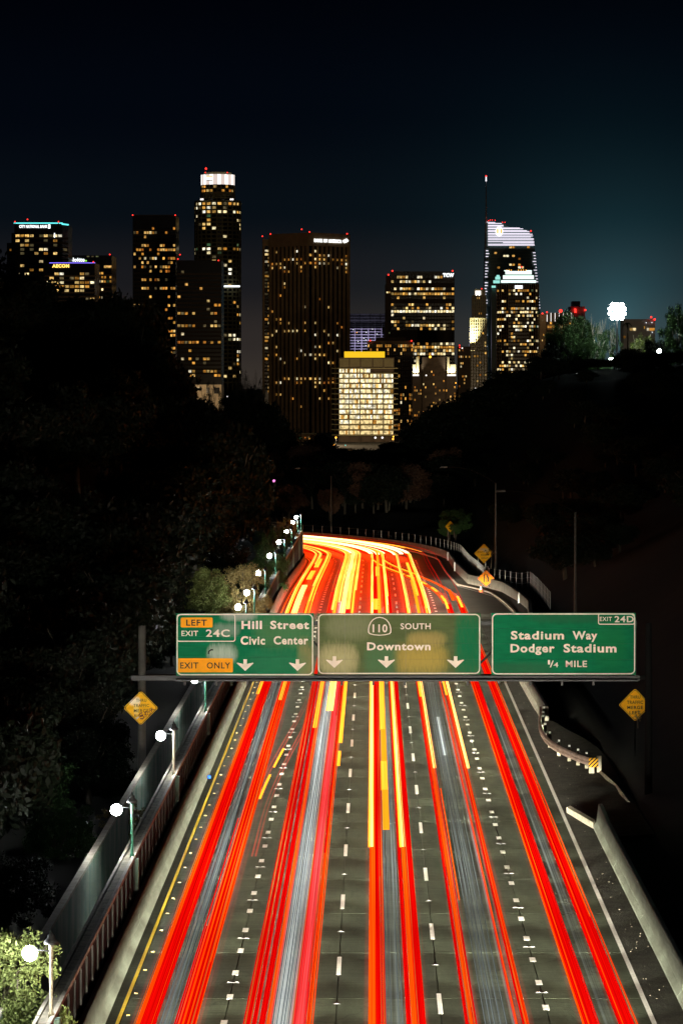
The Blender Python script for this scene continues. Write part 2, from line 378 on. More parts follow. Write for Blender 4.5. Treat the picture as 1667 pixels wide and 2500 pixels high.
# ------------------------------------------------------------------ ground
def lat(x, y):
    if y <= S0: return x, y
    r = math.hypot(x+R0, y-S0); return r-R0, S0 + R0*math.atan2(y-S0, x+R0)
def hill(x, y):
    d, s = lat(x, y); base = zr(min(max(s, 0), 640))
    if d < 0:
        k = .15 + .85*sstep(170, 330, y); e = max(0, -d-12.6)
        h = base - .7 + min(e*k, 24*k) + .06*max(0, e-24)
    else:
        e = max(0, d-15.2); h = base - .35 + min(.9, max(0, d-11)*.28) + e*.02
        ex = max(0, x-14.5); k = .55 + .62*sstep(380, 640, y)
        h += min(ex*k, 18.6*k/1.17 + ex*.05)
        if y > 500: h += sstep(500, 640, y)*2.0
        h -= min(6, max(0, h-12))*sstep(655, 695, y)
    h += (math.sin(x*.31+y*.07)+math.sin(y*.13-x*.17))*.35*sstep(14, 22, abs(d))
    f = 1-sstep(740, 1050, y)
    return -22 + (h+22)*f
def ground():
    xs = [-12000,-5000,-2500,-1200,-600,-350,-220] + frange(-150,-20,3.5) + frange(-19,19,1) + frange(20,150,3.5) + [220,350,600,1200,2500,5000,12000]
    ys = [-300,-100,0] + frange(40, 760, 6) + [800,850,900,980,1060,1300,1700,2300,3200,5000,9000,24000]
    V = [(x, y, hill(x, y)) for y in ys for x in xs]; n = len(xs)
    mb = MB(); mb.smooth = True; mb.add(V, [(j*n+i, j*n+i+1, (j+1)*n+i+1, (j+1)*n+i) for j in range(len(ys)-1) for i in range(n-1)])
    kind(mb.build('ground', M['ground']), 'structure')
ground()

# ------------------------------------------------------------------ road
LANES = [-7.9, -4.65, -1.16, 2.15, 5.53, 8.9]
def road():
    ss = svals(40, 292, 9) + svals(295, 640, 3)
    mb = MB(); sweep(mb, lambda s: [(-9.3,-.12),(lerp_tab(WALL,s)+.5,-.12)] if s < 296 else [(-9.3,0),(lerp_tab(WALL,s)+.5,0)], ss, closed=False)
    r = kind(mb.build('freeway', M['far_road']), 'structure')
    for a, b in zip(LANES, LANES[1:]):
        w = b-a-.035; me = MB().box(-w/2, w/2, 0, 8.96, -.11, 0).mesh('concrete_slab'); me.materials.append(M['concrete_road'])
        for k in range(26): part('concrete_slab', me, r, ((a+b)/2, 58+9*k, 0))
    me = MB().box(-.2, .2, 0, 8.96, -.11, 0).mesh('concrete_slab'); me.materials.append(M['concrete_road'])
    for k in range(26): part('concrete_slab', me, r, (-8.13, 58+9*k, 0))
    # painted lines
    mb = MB(); sweep(mb, [(-8.03,.004),(-7.91,.004)], svals(60,292,8)+svals(295,600,3), closed=False); mb.build('yellow_edge_line', M['paint_yellow'], r)
    mb = MB(); sweep(mb, lambda s: [(lerp_tab(EDGE,s)-.08,.006),(lerp_tab(EDGE,s)+.08,.006)], svals(60,228,8)+svals(230,600,2), closed=False); mb.build('white_edge_line', M['paint_white'], r)
    cache = {}
    def dash(off, s, ln, w, name='lane_dash', m='paint_white', h=.004):
        key = (ln, w, name)
        if s+ln < 400:
            if key not in cache:
                me = MB().box(-w/2, w/2, 0, ln, 0, h).mesh(name); me.materials.append(M[m]); cache[key] = me
            part(name, cache[key], r, (off, s, zr(s)+.001))
        else:
            mb = MB(); sweep(mb, [(off-w/2,.005),(off+w/2,.005)], frange(s, s+ln, 1.2), closed=False); mb.build(name, M[m], r)
    for off, c in ((-1.16, 118.3), (2.15, 111.1)):
        for k in range(-4, 28): dash(off, c-1.83+14.63*k, 3.66, .15)
        for k in range(-4, 14):
            dash(off, c+7.3+14.63*k, .11, .22, 'dark_marker', 'reflector_d', .02); dash(off, c+7.3+14.63*k+.03, .05, .1, 'reflector', 'paint_white', .024)
    for off, c in ((-4.65, 130.6), (5.53, 110.4)):
        for k in range(-15, 84): dash(off, c-.45+4.572*k, .92, .21)
        for k in range(-5, 16):
            s = c+2.6+4.572*2*k
            dash(off, s, .12, .42, 'dark_marker', 'reflector_d', .02)
            for e in (-.12, .12): dash(off+e, s+.03, .06, .12, 'reflector', 'paint_white', .024)
    for k in range(48): dash(-7.74+rnd.uniform(-.01,.03), 92+4.2*k+rnd.uniform(-.3,.3), .1, .11, 'amber_reflector', 'reflector_y', .02)
    # worn asphalt beside the lanes, and the pull-out where the barrier stops
    mb = MB(); sweep(mb, lambda s: [(8.905,.002),(lerp_tab(WALL,s)+.1,.002)], svals(60,292,6), closed=False)
    kind(mb.build('shoulder', M['asphalt']), 'structure')
    mb = MB(); ys = frange(152, 210, 3); V = []
    for y in ys:
        t = (y-152)/58; xo = 12.4*(1-sstep(.55,1,t)) + 10.2*sstep(.55,1,t)
        V += [(9.7, y, .006), ((9.7+xo)/2, y, .03+.05*rnd.random()), (xo, y, .05+.08*rnd.random())]
    mb.add(V, [(3*i+k, 3*i+k+1, 3*i+4+k, 3*i+3+k) for i in range(len(ys)-1) for k in (0,1)])
    kind(mb.build('pull_out_pavement', M['asphalt']), 'structure')
    # dirt strip and curb along the far wall
    mb = MB(); sweep(mb, lambda s: [(lerp_tab(WALL,s)-.95,.09),(lerp_tab(WALL,s)+.1,.14)], svals(250,600,3), closed=False)
    kind(mb.build('dirt_verge', M['dirt']), 'structure')
    mb = MB(); sweep(mb, lambda s: [(lerp_tab(WALL,s)-1.15,0),(lerp_tab(WALL,s)-1.13,.15),(lerp_tab(WALL,s)-.95,.15),(lerp_tab(WALL,s)-.95,0)], svals(250,600,3))
    kind(mb.build('curb', M['coping']), 'structure')
    mb = MB()
    for _ in range(130):
        y = rnd.uniform(110, 262); x = rnd.choice([rnd.uniform(8.95, 9.8), rnd.uniform(9.0, 9.75)]) if not 155 < y < 206 else rnd.uniform(9, 12.2)
        q = rnd.uniform(.006,.025); a = rnd.uniform(0,3)
        mb.obox((x, y, .03+q*.4), (math.cos(a), math.sin(a)), q, q*.6, q*.4)
    kind(mb.build('gravel_debris', M['ledge']), 'stuff')
    return r
freeway = road()

# ------------------------------------------------------------------ barriers, walls, walkway
def jersey(x0, sgn, h=.92):     # toe x0, leaning away in direction sgn
    return [(x0,0),(x0+sgn*.02,.08),(x0+sgn*.16,.28),(x0+sgn*.25,h-.03),(x0+sgn*.28,h),(x0+sgn*.42,h),(x0+sgn*.45,h-.03),(x0+sgn*.47,0)]
def left_side():
    b = thing('concrete_barrier', 'long pale concrete safety barrier with scuffed red streaks beside the yellow line', 'barrier', (-8.34,100,0))
    segs = [(60,96),(96,126),(126,148),(148,170),(170,192),(192,215),(215,240),(240,265),(265,290),(290,315),(315,345),(345,375),(375,405),(405,440),(440,520)]
    for a, c in segs:
        mb = MB(); sweep(mb, jersey(-8.34,-1), svals(a, c-.06, 3)); mb.build('barrier_section', M['barrier'], b)
    # retaining wall of the footpath, its ribs, ledge and copings
    w = thing('footpath_parapet', 'dark ribbed parapet wall with dirty concrete ledge behind the pale safety barrier', 'wall', (-9.2,100,0))
    ss = svals(60,300,6)+svals(303,520,3)
    mb = MB(); sweep(mb, lambda s: [(-8.98,.0),(-8.98,2.08+lift(s)),(-9.44,2.08+lift(s)),(-9.44,-.6)], ss); mb.build('wall_core', M['darkwall'], w)
    mb = MB(); sweep(mb, lambda s: [(o,z+lift(s)) for o,z in ((-9.36,2.081),(-9.36,2.12),(-9.06,2.12),(-9.06,2.081))], ss); mb.build('dirty_ledge', M['ledge'], w)
    for a, c in [(60,97),(97.1,129.7),(129.9,157),(157.2,187),(187.2,217),(217.2,247),(247.2,264),(264.2,291),(291.2,322),(322.2,354),(354.2,385),(385.2,416),(416.2,520)]:
        mb = MB(); sweep(mb, lambda s: [(o,z+lift(s)) for o,z in ((-8.94,2.06),(-8.94,2.2),(-9.06,2.2),(-9.06,2.06))], svals(a, c, 3)); mb.build('coping', M['coping'], w)
        mb = MB(); sweep(mb, lambda s: [(o,z+lift(s)) for o,z in ((-9.36,2.06),(-9.36,2.19),(-9.47,2.19),(-9.47,2.06))], svals(a, c, 3)); mb.build('coping', M['coping'], w)
    me = MB().box(-.03,.03,-.05,.05,0,1.35).mesh('rib'); me.materials.append(M['fin'])
    s = 82.0
    while s < 300:
        part('rib', me, w, (-8.93, s, .72)); s += 2.15
    while s < 455:
        p = P(s, -8.93, .72); o = part('rib', me, w, p, max(0,(s-S0)/R0)); o.scale.z = (1.35+lift(s))/1.35; s += 1.5
    me = MB().box(-.1,.1,-.17,.17,0,2.0).mesh('pier'); me.materials.append(M['greenwall'])
    for s in LAMP_S: part('pier', me, w, P(s, -8.9, .1), max(0,(s-S0)/R0)).scale.z = (2+lift(s))/2
    mb = MB(); sweep(mb, lambda s: [(-10.6,.02+lift(s)),(-9.44,.02+lift(s))], ss, closed=False); kind(mb.build('footpath', M['ledge']), 'structure')
    g = thing('footpath_wall', 'outer footpath wall patched with green and cream paint below the hillside', 'wall', (-10.7,100,0))
    for a, c in zip([60,92,108,124,140,156,172,188,204,220,260,300,340,380,420],[92,108,124,140,156,172,188,204,220,260,300,340,380,420,500]):
        mb = MB(); sweep(mb, lambda s: [(-10.58,.0),(-10.58,2.0+lift(s)),(-10.76,2.0+lift(s)),(-10.76,-.8)], svals(a, c-.03, 3)); mb.build('painted_panel', M['greenwall'], g)
    mb = MB(); sweep(mb, lambda s: [(o,z+lift(s)) for o,z in ((-10.55,2.0),(-10.55,2.12),(-10.8,2.12),(-10.8,2.0))], ss); mb.build('coping', M['coping'], g)
    return b
LAMP_S = [97.1, 129.8, 157, 187, 217, 247, 264, 291, 322, 354, 385, 416, 436]
left_side()

def footpath_lamps():
    words_ = ['beside the brightly lit bush', 'ahead of the green shrub', 'just below the graffitied yellow diamond sign', 'hidden behind the green exit sign', 'behind the overhead sign', 'rising over the overhead sign',
              'first above the sign, in the pale dry bush', 'second above the overhead sign', 'third above the overhead sign, by the lit tree', 'fourth above the overhead sign', 'fifth above the overhead sign', 'close before the curve', 'at the end of the parapet by the curve']
    body = [(.085,0),(.085,.12),(.055,.16),(.05,1.7),(.06,1.95),(.075,2.0),(.05,2.04)]
    cap = [(.08,2.04),(.2,2.08),(.21,2.14),(.15,2.2),(.1,2.26),(.1,2.33),(.04,2.36),(.02,2.46)]
    proto = {}
    for i, s in enumerate(LAMP_S):
        key = 'c' if i in (0, 2) else 'g'
        loc = P(s, -9.05, 2.13+lift(s))
        lab = 'footpath lamp with glowing white globe ' + words_[i]
        if key not in proto:
            t = thing('footpath_lamp', lab, 'street lamp', loc, 'lamps along the footpath')
            o = tuple(loc)
            def sh(mb): mb.v = [(x+o[0], y+o[1], z+o[2]) for x, y, z in mb.v]; return mb
            mb = MB(); mb.smooth = True; mb.lathe(body, 12); sh(mb).build('post', M['post_cream' if key == 'c' else 'post_green'], t)
            mb = MB(); mb.smooth = True; mb.lathe(cap, 14); sh(mb).build('cap', M['dark_metal'], t)
            mb = MB().tube([(0,0,1.86),(-.3,0,1.9),(-.6,0,1.86)], .02, 6); sh(mb).build('arm', M['dark_metal'], t)
            mb = MB(); mb.smooth = True; mb.sphere((-.6,0,1.8), .215, 16); sh(mb).build('globe', M['lamp'], t)
            proto[key] = t
        else:
            copy_tree(proto[key], loc, label=lab)
footpath_lamps()

def right_side():
    b = thing('concrete_barrier', 'pale concrete safety barrier ending in a pointed nose beside the shoulder', 'barrier', (10,110,0))
    for a, c in ((60,96),(96,112),(112,128),(128,142)):
        mb = MB(); sweep(mb, jersey(9.87,1), svals(a, c-.05, 3)); mb.build('barrier_section', M['barrier'], b)
    mb = MB(); sweep(mb, lambda s: jersey(9.87,1, .92+.16*sstep(149,154.5,s)), svals(142,155,1)); mb.build('barrier_section', M['barrier'], b)
    c = thing('concrete_curb_block', 'short slanted concrete curb block lying by the nose of the barrier', 'curb block', (9.5,157,0))
    mb = MB().add([(9.86,154.6,0),(9.86,154.6,.3),(10.0,155.4,.3),(10.0,155.4,0),(9.0,160.4,0),(9.0,160.4,.26),(9.2,161.0,.26),(9.2,161.0,0)],
                  [(0,1,5,4),(1,2,6,5),(2,3,7,6),(0,4,7,3),(0,3,2,1),(4,5,6,7)]); mb.build('curb', M['coping'], c)
    b2 = thing('concrete_barrier', 'weathered concrete barrier running under the sign to the start of the guard rail', 'barrier', (10,220,0))
    for a, d in ((203.5,214),(214,226),(226,240),(240,256)):
        mb = MB(); sweep(mb, lambda s: jersey(lerp_tab(WALL,s),1), svals(a, d-.05, 2)); mb.build('barrier_section', M['barrier_old'], b2)
    w = thing('retaining_wall', 'stained concrete retaining wall following the curve of the freeway', 'wall', P(360, 10))
    for a in [256,270,284,298,310,322,334,345,357,370,384,398,412,426,440,455,470,485,500,520,545,580]:
        nxt = {256:270,270:284,284:298,298:310,310:322,322:334,334:345,345:357,357:370,370:384,384:398,398:412,412:426,426:440,440:455,455:470,470:485,485:500,500:520,520:545,545:580,580:620}[a]
        mb = MB(); sweep(mb, lambda s: [(lerp_tab(WALL,s),-.1),(lerp_tab(WALL,s)+.08,1.08),(lerp_tab(WALL,s)+.38,1.08),(lerp_tab(WALL,s)+.42,-.3)], svals(a, nxt-.04, 1.5)); mb.build('wall_panel', M['barrier_old'], w)
    for s, txt in ((311,'first white marker post on the retaining wall, near the orange sign'),(399,'second white marker post on the retaining wall'),(437,'third white marker post where the wall begins to curve')):
        p = P(s, lerp_tab(WALL,s)-.06, 0)
        o = MB().box(p.x-.06,p.x+.06,p.y-.05,p.y+.03,p.z+.05,p.z+1.2).build('marker_post', M['white_post'], None, p); tag(o, txt, 'marker post', 'white marker posts on the wall')
right_side()

def guard_rail():
    pts = [(9.95,205),(9.62,199),(9.42,195),(9.36,191),(9.42,187.5),(9.62,184.5),(9.95,182),(10.35,179.8),(10.75,178),(11.15,176.4)]
    g = thing('guard_rail', 'curved reddish steel guard rail with square white-faced posts flaring away from the road', 'guard rail', (10.2,186,0))
    prof = [(-.02,.36),(.07,.43),(.07,.51),(-.02,.57),(.07,.63),(.07,.71),(-.02,.78),(-.06,.78),(-.06,.36)]
    V = []; n = len(prof)
    for i, (x, y) in enumerate(pts):
        a = Vector(pts[min(i+1,len(pts)-1)]) - Vector(pts[max(i-1,0)]); a.normalize(); nx, ny = a.y, -a.x
        if nx > 0: nx, ny = -nx, -ny
        V += [(x+nx*o, y+ny*o, z) for o, z in prof]
    mb = MB().add(V, [(i*n+k, i*n+(k+1)%n, (i+1)*n+(k+1)%n, (i+1)*n+k) for i in range(len(pts)-1) for k in range(n)] + [tuple(range(n)), tuple(range(len(V)-1, len(V)-n-1, -1))])
    mb.build('rail', M['rust_rail'], g)
    for x, y in [(10.1,203.6),(9.9,200.6),(9.78,198.2),(9.66,193.6),(9.68,188.9),(9.95,184.6),(10.35,181.9),(10.7,180.0),(11.05,178.4)]:
        MB().box(x-.09,x+.09,y,y+.2,-.1,.74).build('post', M['ledge'], g)
        MB().box(x-.06,x+.06,y+.02,y+.06,.8,.9).build('reflector', M['paint_white'], g)
    m = thing('object_marker', 'square yellow and black striped hazard marker on the end of the guard rail', 'road sign', (11.25,175.9,0))
    h = .245; cx, cz = 11.24, .62
    MB().box(cx-h,cx+h,176.0,176.03,cz-h,cz+h).build('plate', M['yellow_sheet'], m)
    MB().lathe([(.12,0),(.13,.3),(.13,.9)],10,(cx+.32,176.4,.02)).build('end_drum', M['coping'], m)
    def clip(poly):     # clip a polygon to the plate square
        for ax, sg, lim in ((0,1,h),(0,-1,h),(1,1,h),(1,-1,h)):
            out = []
            for i in range(len(poly)):
                a, b_ = poly[i], poly[(i+1)%len(poly)]; fa, fb = sg*a[ax]-lim, sg*b_[ax]-lim
                if fa <= 0: out.append(a)
                if fa*fb < 0: t = fa/(fa-fb); out.append((a[0]+(b_[0]-a[0])*t, a[1]+(b_[1]-a[1])*t))
            poly = out
            if not poly: return None
        return poly
    for k in range(-3, 4):
        c = k*.2
        q = clip([(-1,-1+c),(1,1+c),(1,1+c+.1),(-1,-1+c+.1)])
        if q and len(q) > 2: MB().yprism([(cx+x,cz+z) for x,z in q], 175.992, 175.999).build('black_stripe', M['black_sheet'], m)
    MB().box(cx-.22,cx+.05,176.05,176.15,0,.42).build('foot_block', M['coping'], m)
    e = thing('pavement_edging', 'narrow concrete edging strip lying beyond the hazard marker', 'edging', (11.7,174,0))
    mb = MB().add([(11.5,176.2,.05),(11.62,176.2,.2),(11.75,176.2,.05),(11.9,170,.05),(12.02,170,.18),(12.15,170,.05),(11.98,163.6,.05),(12.12,163.6,.16),(12.26,163.6,.05)],
        [(0,1,4,3),(1,2,5,4),(3,4,7,6),(4,5,8,7),(0,2,1),(6,7,8)]); mb.build('strip', M['ledge'], e)
guard_rail()

def chain_fence():
    f = thing('chain_link_fence', 'wire fence of thin pale posts above the retaining wall round the curve', 'fence', P(400, 12, .6))
    me = MB().lathe([(.03,-.4),(.03,1.5),(.012,1.53)], 6).mesh('post'); me.materials.append(M['galv'])
    s = 292.0; tops = []
    while s < 600:
        off = max(lerp_tab(WALL, s)+1.7, 11.2) if s > 330 else 15.0-.0*s
        if 330 < s < 352: off = 15.0 + (11.3-15.0)*(s-330)/22
        p = P(s, off); p.z = max(hill(p.x, p.y), zr(s)+.5); part('post', me, f, p); tops.append(p + Vector((0,0,1.45))); s += 2.6
    for dz in (0, -.5, -1.0):
        MB().tube([t+Vector((0,0,dz)) for t in tops], .008, 4).build('wire', M['galv'], f)
chain_fence()

# ------------------------------------------------------------------ lettering
_cache = {}
def text_mesh(s, bold):
    k = (s, bold)
    if k not in _cache:
        cu = bpy.data.curves.new('lettering', 'FONT'); cu.body = s; cu.size = 1; cu.offset = bold; cu.space_character = 1.12; cu.resolution_u = 3; cu.extrude = 0
        o = bpy.data.objects.new('lettering', cu); col.objects.link(o)
        dg = bpy.context.evaluated_depsgraph_get(); me = bpy.data.meshes.new_from_object(o.evaluated_get(dg))
        bpy.data.objects.remove(o); bpy.data.curves.remove(cu); _cache[k] = me
    return _cache[k]
def lettering(s, x0, x1, z0, z1, y, m, parent, bold=.012, name='lettering', shear=0, right=None, depth=.012):
    """letters filling x0..x1, standing on z0 with capitals up to z1, facing -Y (or the direction given by right)"""
    src = text_mesh(s, bold); vs = [v.co for v in src.vertices]
    capm = text_mesh('H', bold); cap = max(v.co.y for v in capm.vertices); bot = min(v.co.y for v in capm.vertices)
    ax0 = min(v.x for v in vs); ax1 = max(v.x for v in vs); sx = (x1-x0)/(ax1-ax0); sz = (z1-z0)/(cap-bot)
    V2 = []
    for v in vs:
        z = z0+(v.y-bot)*sz; V2.append((x0+(v.x-ax0)*sx + shear*(z-z0), z))
    n = len(V2)
    V = [(x, y-depth, z) for x, z in V2] + [(x, y, z) for x, z in V2]
    fs = [tuple(p.vertices) for p in src.polygons]
    from collections import Counter
    ed = Counter()
    for f in fs:
        for i in range(len(f)): ed[tuple(sorted((f[i], f[(i+1)%len(f)])))] += 1
    sides = []
    for f in fs:
        for i in range(len(f)):
            a, b = f[i], f[(i+1)%len(f)]
            if ed[tuple(sorted((a,b)))] == 1: sides.append((a, n+a, n+b, b))
    mb = MB().add(V, fs + sides)
    if right is not None:      # re-map x,y to a turned facade: x along 'right', -y outward
        o, r, nn = right
        mb.v = [tuple(Vector(o) + Vector(r)*x + Vector(nn)*(-yy) + Vector((0,0,z))) for x, yy, z in mb.v]
    return mb.build(name, m, parent)
def rrect(x0, x1, z0, z1, r, n=5):
    out = []
    for cx, cz, a0 in ((x1-r,z0+r,-90),(x1-r,z1-r,0),(x0+r,z1-r,90),(x0+r,z0+r,180)):
        for i in range(n+1):
            a = math.radians(a0+90*i/n); out.append((cx+r*math.cos(a), cz+r*math.sin(a)))
    return out

# ------------------------------------------------------------------ overhead sign gantry
GY = 164.8
def gx(u): return (u-CU)*GY/F
def gz(v): return CH+(CV-v)*GY/F
def gantry():
    g = thing('sign_gantry', 'dark steel sign gantry spanning the freeway on a round grey column', 'gantry', (gx(344.5),165.6,0))
    zb, zt = gz(1657), gz(1523)
    MB().box(gx(319),gx(1562),165.15,165.35,zb-.12,zb+.12).build('chord', M['dark_metal'], g)
    MB().box(gx(319),gx(1562),165.95,166.15,zb-.12,zb+.12).build('chord', M['dark_metal'], g)
    MB().box(gx(430),gx(1555),165.15,165.33,zt-.09,zt+.09).build('chord', M['dark_metal'], g)
    MB().box(gx(430),gx(1555),164.55,165.14,gz(1661)-.03,gz(1661)+.05).build('walkway_grating', M['dark_metal'], g)
    xs = frange(gx(440), gx(1552), 2.9)
    for i, (a, b) in enumerate(zip(xs, xs[1:])):
        z0, z1 = (zb, zt) if i % 2 else (zt, zb)
        MB().tube([(a,165.25,z0),(b,165.25,z1)], .06, 6).build('diagonal', M['dark_metal'], g)
    for x in xs[::2]: MB().tube([(x,165.25,zb),(x,165.25,zt)], .05, 6).build('upright', M['dark_metal'], g)
    mb = MB(); mb.smooth = True; mb.lathe([(.3,-.6),(.3,.1),(.2,.12),(.185,gz(1531)),(.05,gz(1530))], 16, (gx(344.5),165.55,0)); mb.build('column', M['pole_grey'], g)
    MB().lathe([(.2,-.6),(.15,gz(1523))], 12, (gx(1585),165.6,0)).build('column', M['night_dark'], g)
    MB().box(gx(1555),gx(1592),165.5,165.7,zb-.1,zb+.1).build('chord', M['night_dark'], g)
    for k in range(14):
        x = gx(452+76.5*k); MB().box(x-.05,x+.05,164.5,164.6,gz(1672),gz(1661)).build('bracket', M['dark_metal'], g)
gantry()

def arrow_poly(u, v, s=1.0):
    p = [(-17.5,-58),(17.5,-58),(17.5,-11),(80,-25),(85,-19),(0,59),(-85,-19),(-80,-25),(-17.5,-11)]
    k = 380/1568*s
    return [(gx(u+x*k), gz(v+y*k)) for x, y in p][::-1]
GREEN = (.002,.14,.058)
def big_sign(u0, u1, v0, v1, label, m, cols, rows, cuts_v=None):
    x0, x1, z0, z1 = gx(u0), gx(u1), gz(v1), gz(v0)
    t = thing('highway_sign', label, 'road sign', ((x0+x1)/2, GY, z0), 'green overhead guide signs')
    xs = [x0+(x1-x0)*c for c in cols]; zs = [z0+(z1-z0)*c for c in rows]
    for a, b in zip(xs, xs[1:]):
        for c, d in zip(zs, zs[1:]):
            MB().box(a+.004, b-.004, GY, GY+.06, c+.004, d-.004).build('panel', m, t)
    MB().box(x0+.1, x1-.1, GY+.062, GY+.1, z0+.1, z1-.1).build('backing', M['steel_sign'], t)
    o = rrect(x0+.03, x1-.03, z0+.03, z1-.03, .24); i = rrect(x0+.085, x1-.085, z0+.085, z1-.085, .185)
    MB().yring(o, i, GY-.008, GY).build('border', M['white_sheet'], t)
    return t
def frame(u0,u1,v0,v1,t,r=.12,w=.045):
    MB().yring(rrect(gx(u0),gx(u1),gz(v1),gz(v0),r), rrect(gx(u0)+w,gx(u1)-w,gz(v1)+w,gz(v0)-w,r-w), GY-.009, GY).build('border', M['white_sheet'], t)
def L2(s,u0,u1,vb,vt,t,m='white_sheet',bold=.02,y=GY): return lettering(s, gx(u0), gx(u1), gz(vb), gz(vt), y-.002, M[m], t, bold)
def signs():
    wt = M['white_sheet']
    m1 = sign_mat('green_sheeting_fade_glare', GREEN, [(-1.1,1.05,.75,.5,(.5,.55,.48),.75),(-.9,2.2,.7,.35,(.30,.36,.30),.55),(-.3,2.85,.9,.25,(.4,.42,.38),.7),(1.9,2.1,1.6,.9,(.10,.20,.08),.6),(2.9,.6,.45,1.2,(.30,.24,.10),.75),(1.5,.6,1.6,.7,(.03,.17,.08),.6)], 1)  # pale patches: fading plus glare painted into the green
    s1 = big_sign(430, 766, 1497, 1650, 'green exit sign for Hill Street and Civic Center with orange exit only plaque', m1, [0,1], [0,.3,.46,.63,.80,1])
    # scale of the close view: 1568 px over 380 photo px from (420,1480)
    k = 380/1568
    U = lambda x: 420+x*k
    V = lambda y: 1480+y*k
    def plaque(x0,x1,y0,y1,t):
        MB().yprism(rrect(gx(U(x0)),gx(U(x1)),gz(V(y1)),gz(V(y0)),.06), GY-.012, GY).build('plaque', M['orange_plaque'], t)
    plaque(90,410,114,214,s1); plaque(63,614,524,666,s1)
    L2('LEFT', U(145),U(352),V(196),V(135),s1,'black_sheet',.02,GY-.012)
    L2('EXIT', U(97),U(265),V(300),V(247),s1); L2('24C', U(343),U(582),V(308),V(235),s1)
    L2('EXIT', U(84),U(268),V(627),V(566),s1,'black_sheet',.015,GY-.012); L2('ONLY', U(352),U(588),V(627),V(566),s1,'black_sheet',.015,GY-.012)
    L2('Hill', U(700),U(906),V(230),V(147),s1,bold=.035); L2('Street', U(990),U(1380),V(230),V(147),s1,bold=.03)
    L2('Civic', U(692),U(938),V(387),V(302),s1,bold=.035); L2('Center', U(1024),U(1372),V(385),V(302),s1,bold=.03)
    frame(U(50),U(640),V(80),V(358),s1)
    for x in (738, 1264): MB().yprism(arrow_poly(U(x),V(593)), GY-.014, GY).build('arrow', wt, s1)
    o = MB().tube([(gx(U(368)),GY-.01,gz(V(482))),(gx(U(372)),GY-.01,gz(V(455))),(gx(U(395)),GY-.01,gz(V(438))),(gx(U(415)),GY-.01,gz(V(440)))], .035, 5); o.build('scuff_mark', M['black_sheet'], s1)
    k2 = 430/1568
    U2 = lambda x: 760+x*k2
    V2 = lambda y: 1480+y*k2
    tan = (.42,.36,.17)
    m2 = sign_mat('green_sheeting_wear_glare', (.085,.115,.045), [(3.35,1.4,.75,2.3,GREEN,1),(-2.9,.7,1.0,.85,(.46,.42,.22),.85),(1.05,.75,1.35,.85,(.42,.31,.07),.85),(-.9,.7,.85,.9,(.06,.17,.08),.7),(1.3,1.7,1.0,.4,(.40,.30,.10),.7),(-2.4,2.3,1.2,.7,(.22,.23,.13),.7)], 5)  # tan patches: worn sheeting plus headlamp glare painted in
    s2 = big_sign(775, 1173, 1497, 1647, 'green route sign with state shield over an arrow row, its tan patches part wear, part painted glare', m2, [0,.166,.54,1], [0,.25,.51,.76,1])
    sh = [(607,95),(640,101),(668,116),(690,142),(704,172),(711,205),(710,232),(700,247),(660,257),(607,262)]
    full = sh + [(1214-x,y) for x,y in sh[-2:0:-1]]
    def shr(p, f): return [(607+(x-607)*f, 182+(y-182)*f) for x, y in p]
    A = [(gx(U2(x)),gz(V2(y))) for x,y in full][::-1]; B = [(gx(U2(x)),gz(V2(y))) for x,y in shr(full,.91)][::-1]
    MB().yring(A,B,GY-.012,GY).build('shield_outline', wt, s2)
    L2('110', U2(545),U2(675),V2(232),V2(162),s2,bold=.02); L2('SOUTH', U2(792),U2(1060),V2(205),V2(152),s2,bold=.015)
    L2('Downtown', U2(495),U2(1060),V2(392),V2(322),s2,bold=.03)
    for x in (205, 667, 1282): MB().yprism(arrow_poly(U2(x),V2(497)), GY-.014, GY).build('arrow', wt, s2)
    m3 = sign_mat('green_sheeting_clean', GREEN, [(2.2,1.5,.8,1.3,(.01,.17,.05),.5),(-2.0,.3,1.6,.35,(.03,.10,.05),.6),(.5,2.7,2.4,.25,(.02,.09,.04),.6)], 9)
    s3 = big_sign(1198.5, 1551, 1496, 1648, 'clean green sign for Stadium Way and Dodger Stadium, quarter mile', m3, [0,1], [0,.25,.5,.75,1])
    k3 = 660/1568
    U3 = lambda x: 1000+x*k3
    V3 = lambda y: 1400+y*k3
    L2('Stadium', U3(585),U3(893),V3(383),V3(334),s3,bold=.03); L2('Way', U3(942),U3(1086),V3(383),V3(334),s3,bold=.03)
    L2('Dodger', U3(583),U3(838),V3(458),V3(409),s3,bold=.03); L2('Stadium', U3(890),U3(1197),V3(458),V3(409),s3,bold=.03)
    L2('1', U3(799),U3(812),V3(528),V3(502),s3,bold=.01); L2('/', U3(810),U3(834),V3(544),V3(505),s3,bold=.01); L2('4', U3(832),U3(860),V3(544),V3(516),s3,bold=.01)
    L2('MILE', U3(903),U3(1026),V3(543),V3(506),s3,bold=.025)
    frame(U3(1090),U3(1303),V3(232),V3(297),s3,.1)
    L2('EXIT', U3(1100),U3(1170),V3(276),V3(252),s3,bold=.01); L2('24D', U3(1186),U3(1297),V3(283),V3(247),s3,bold=.02)
signs()

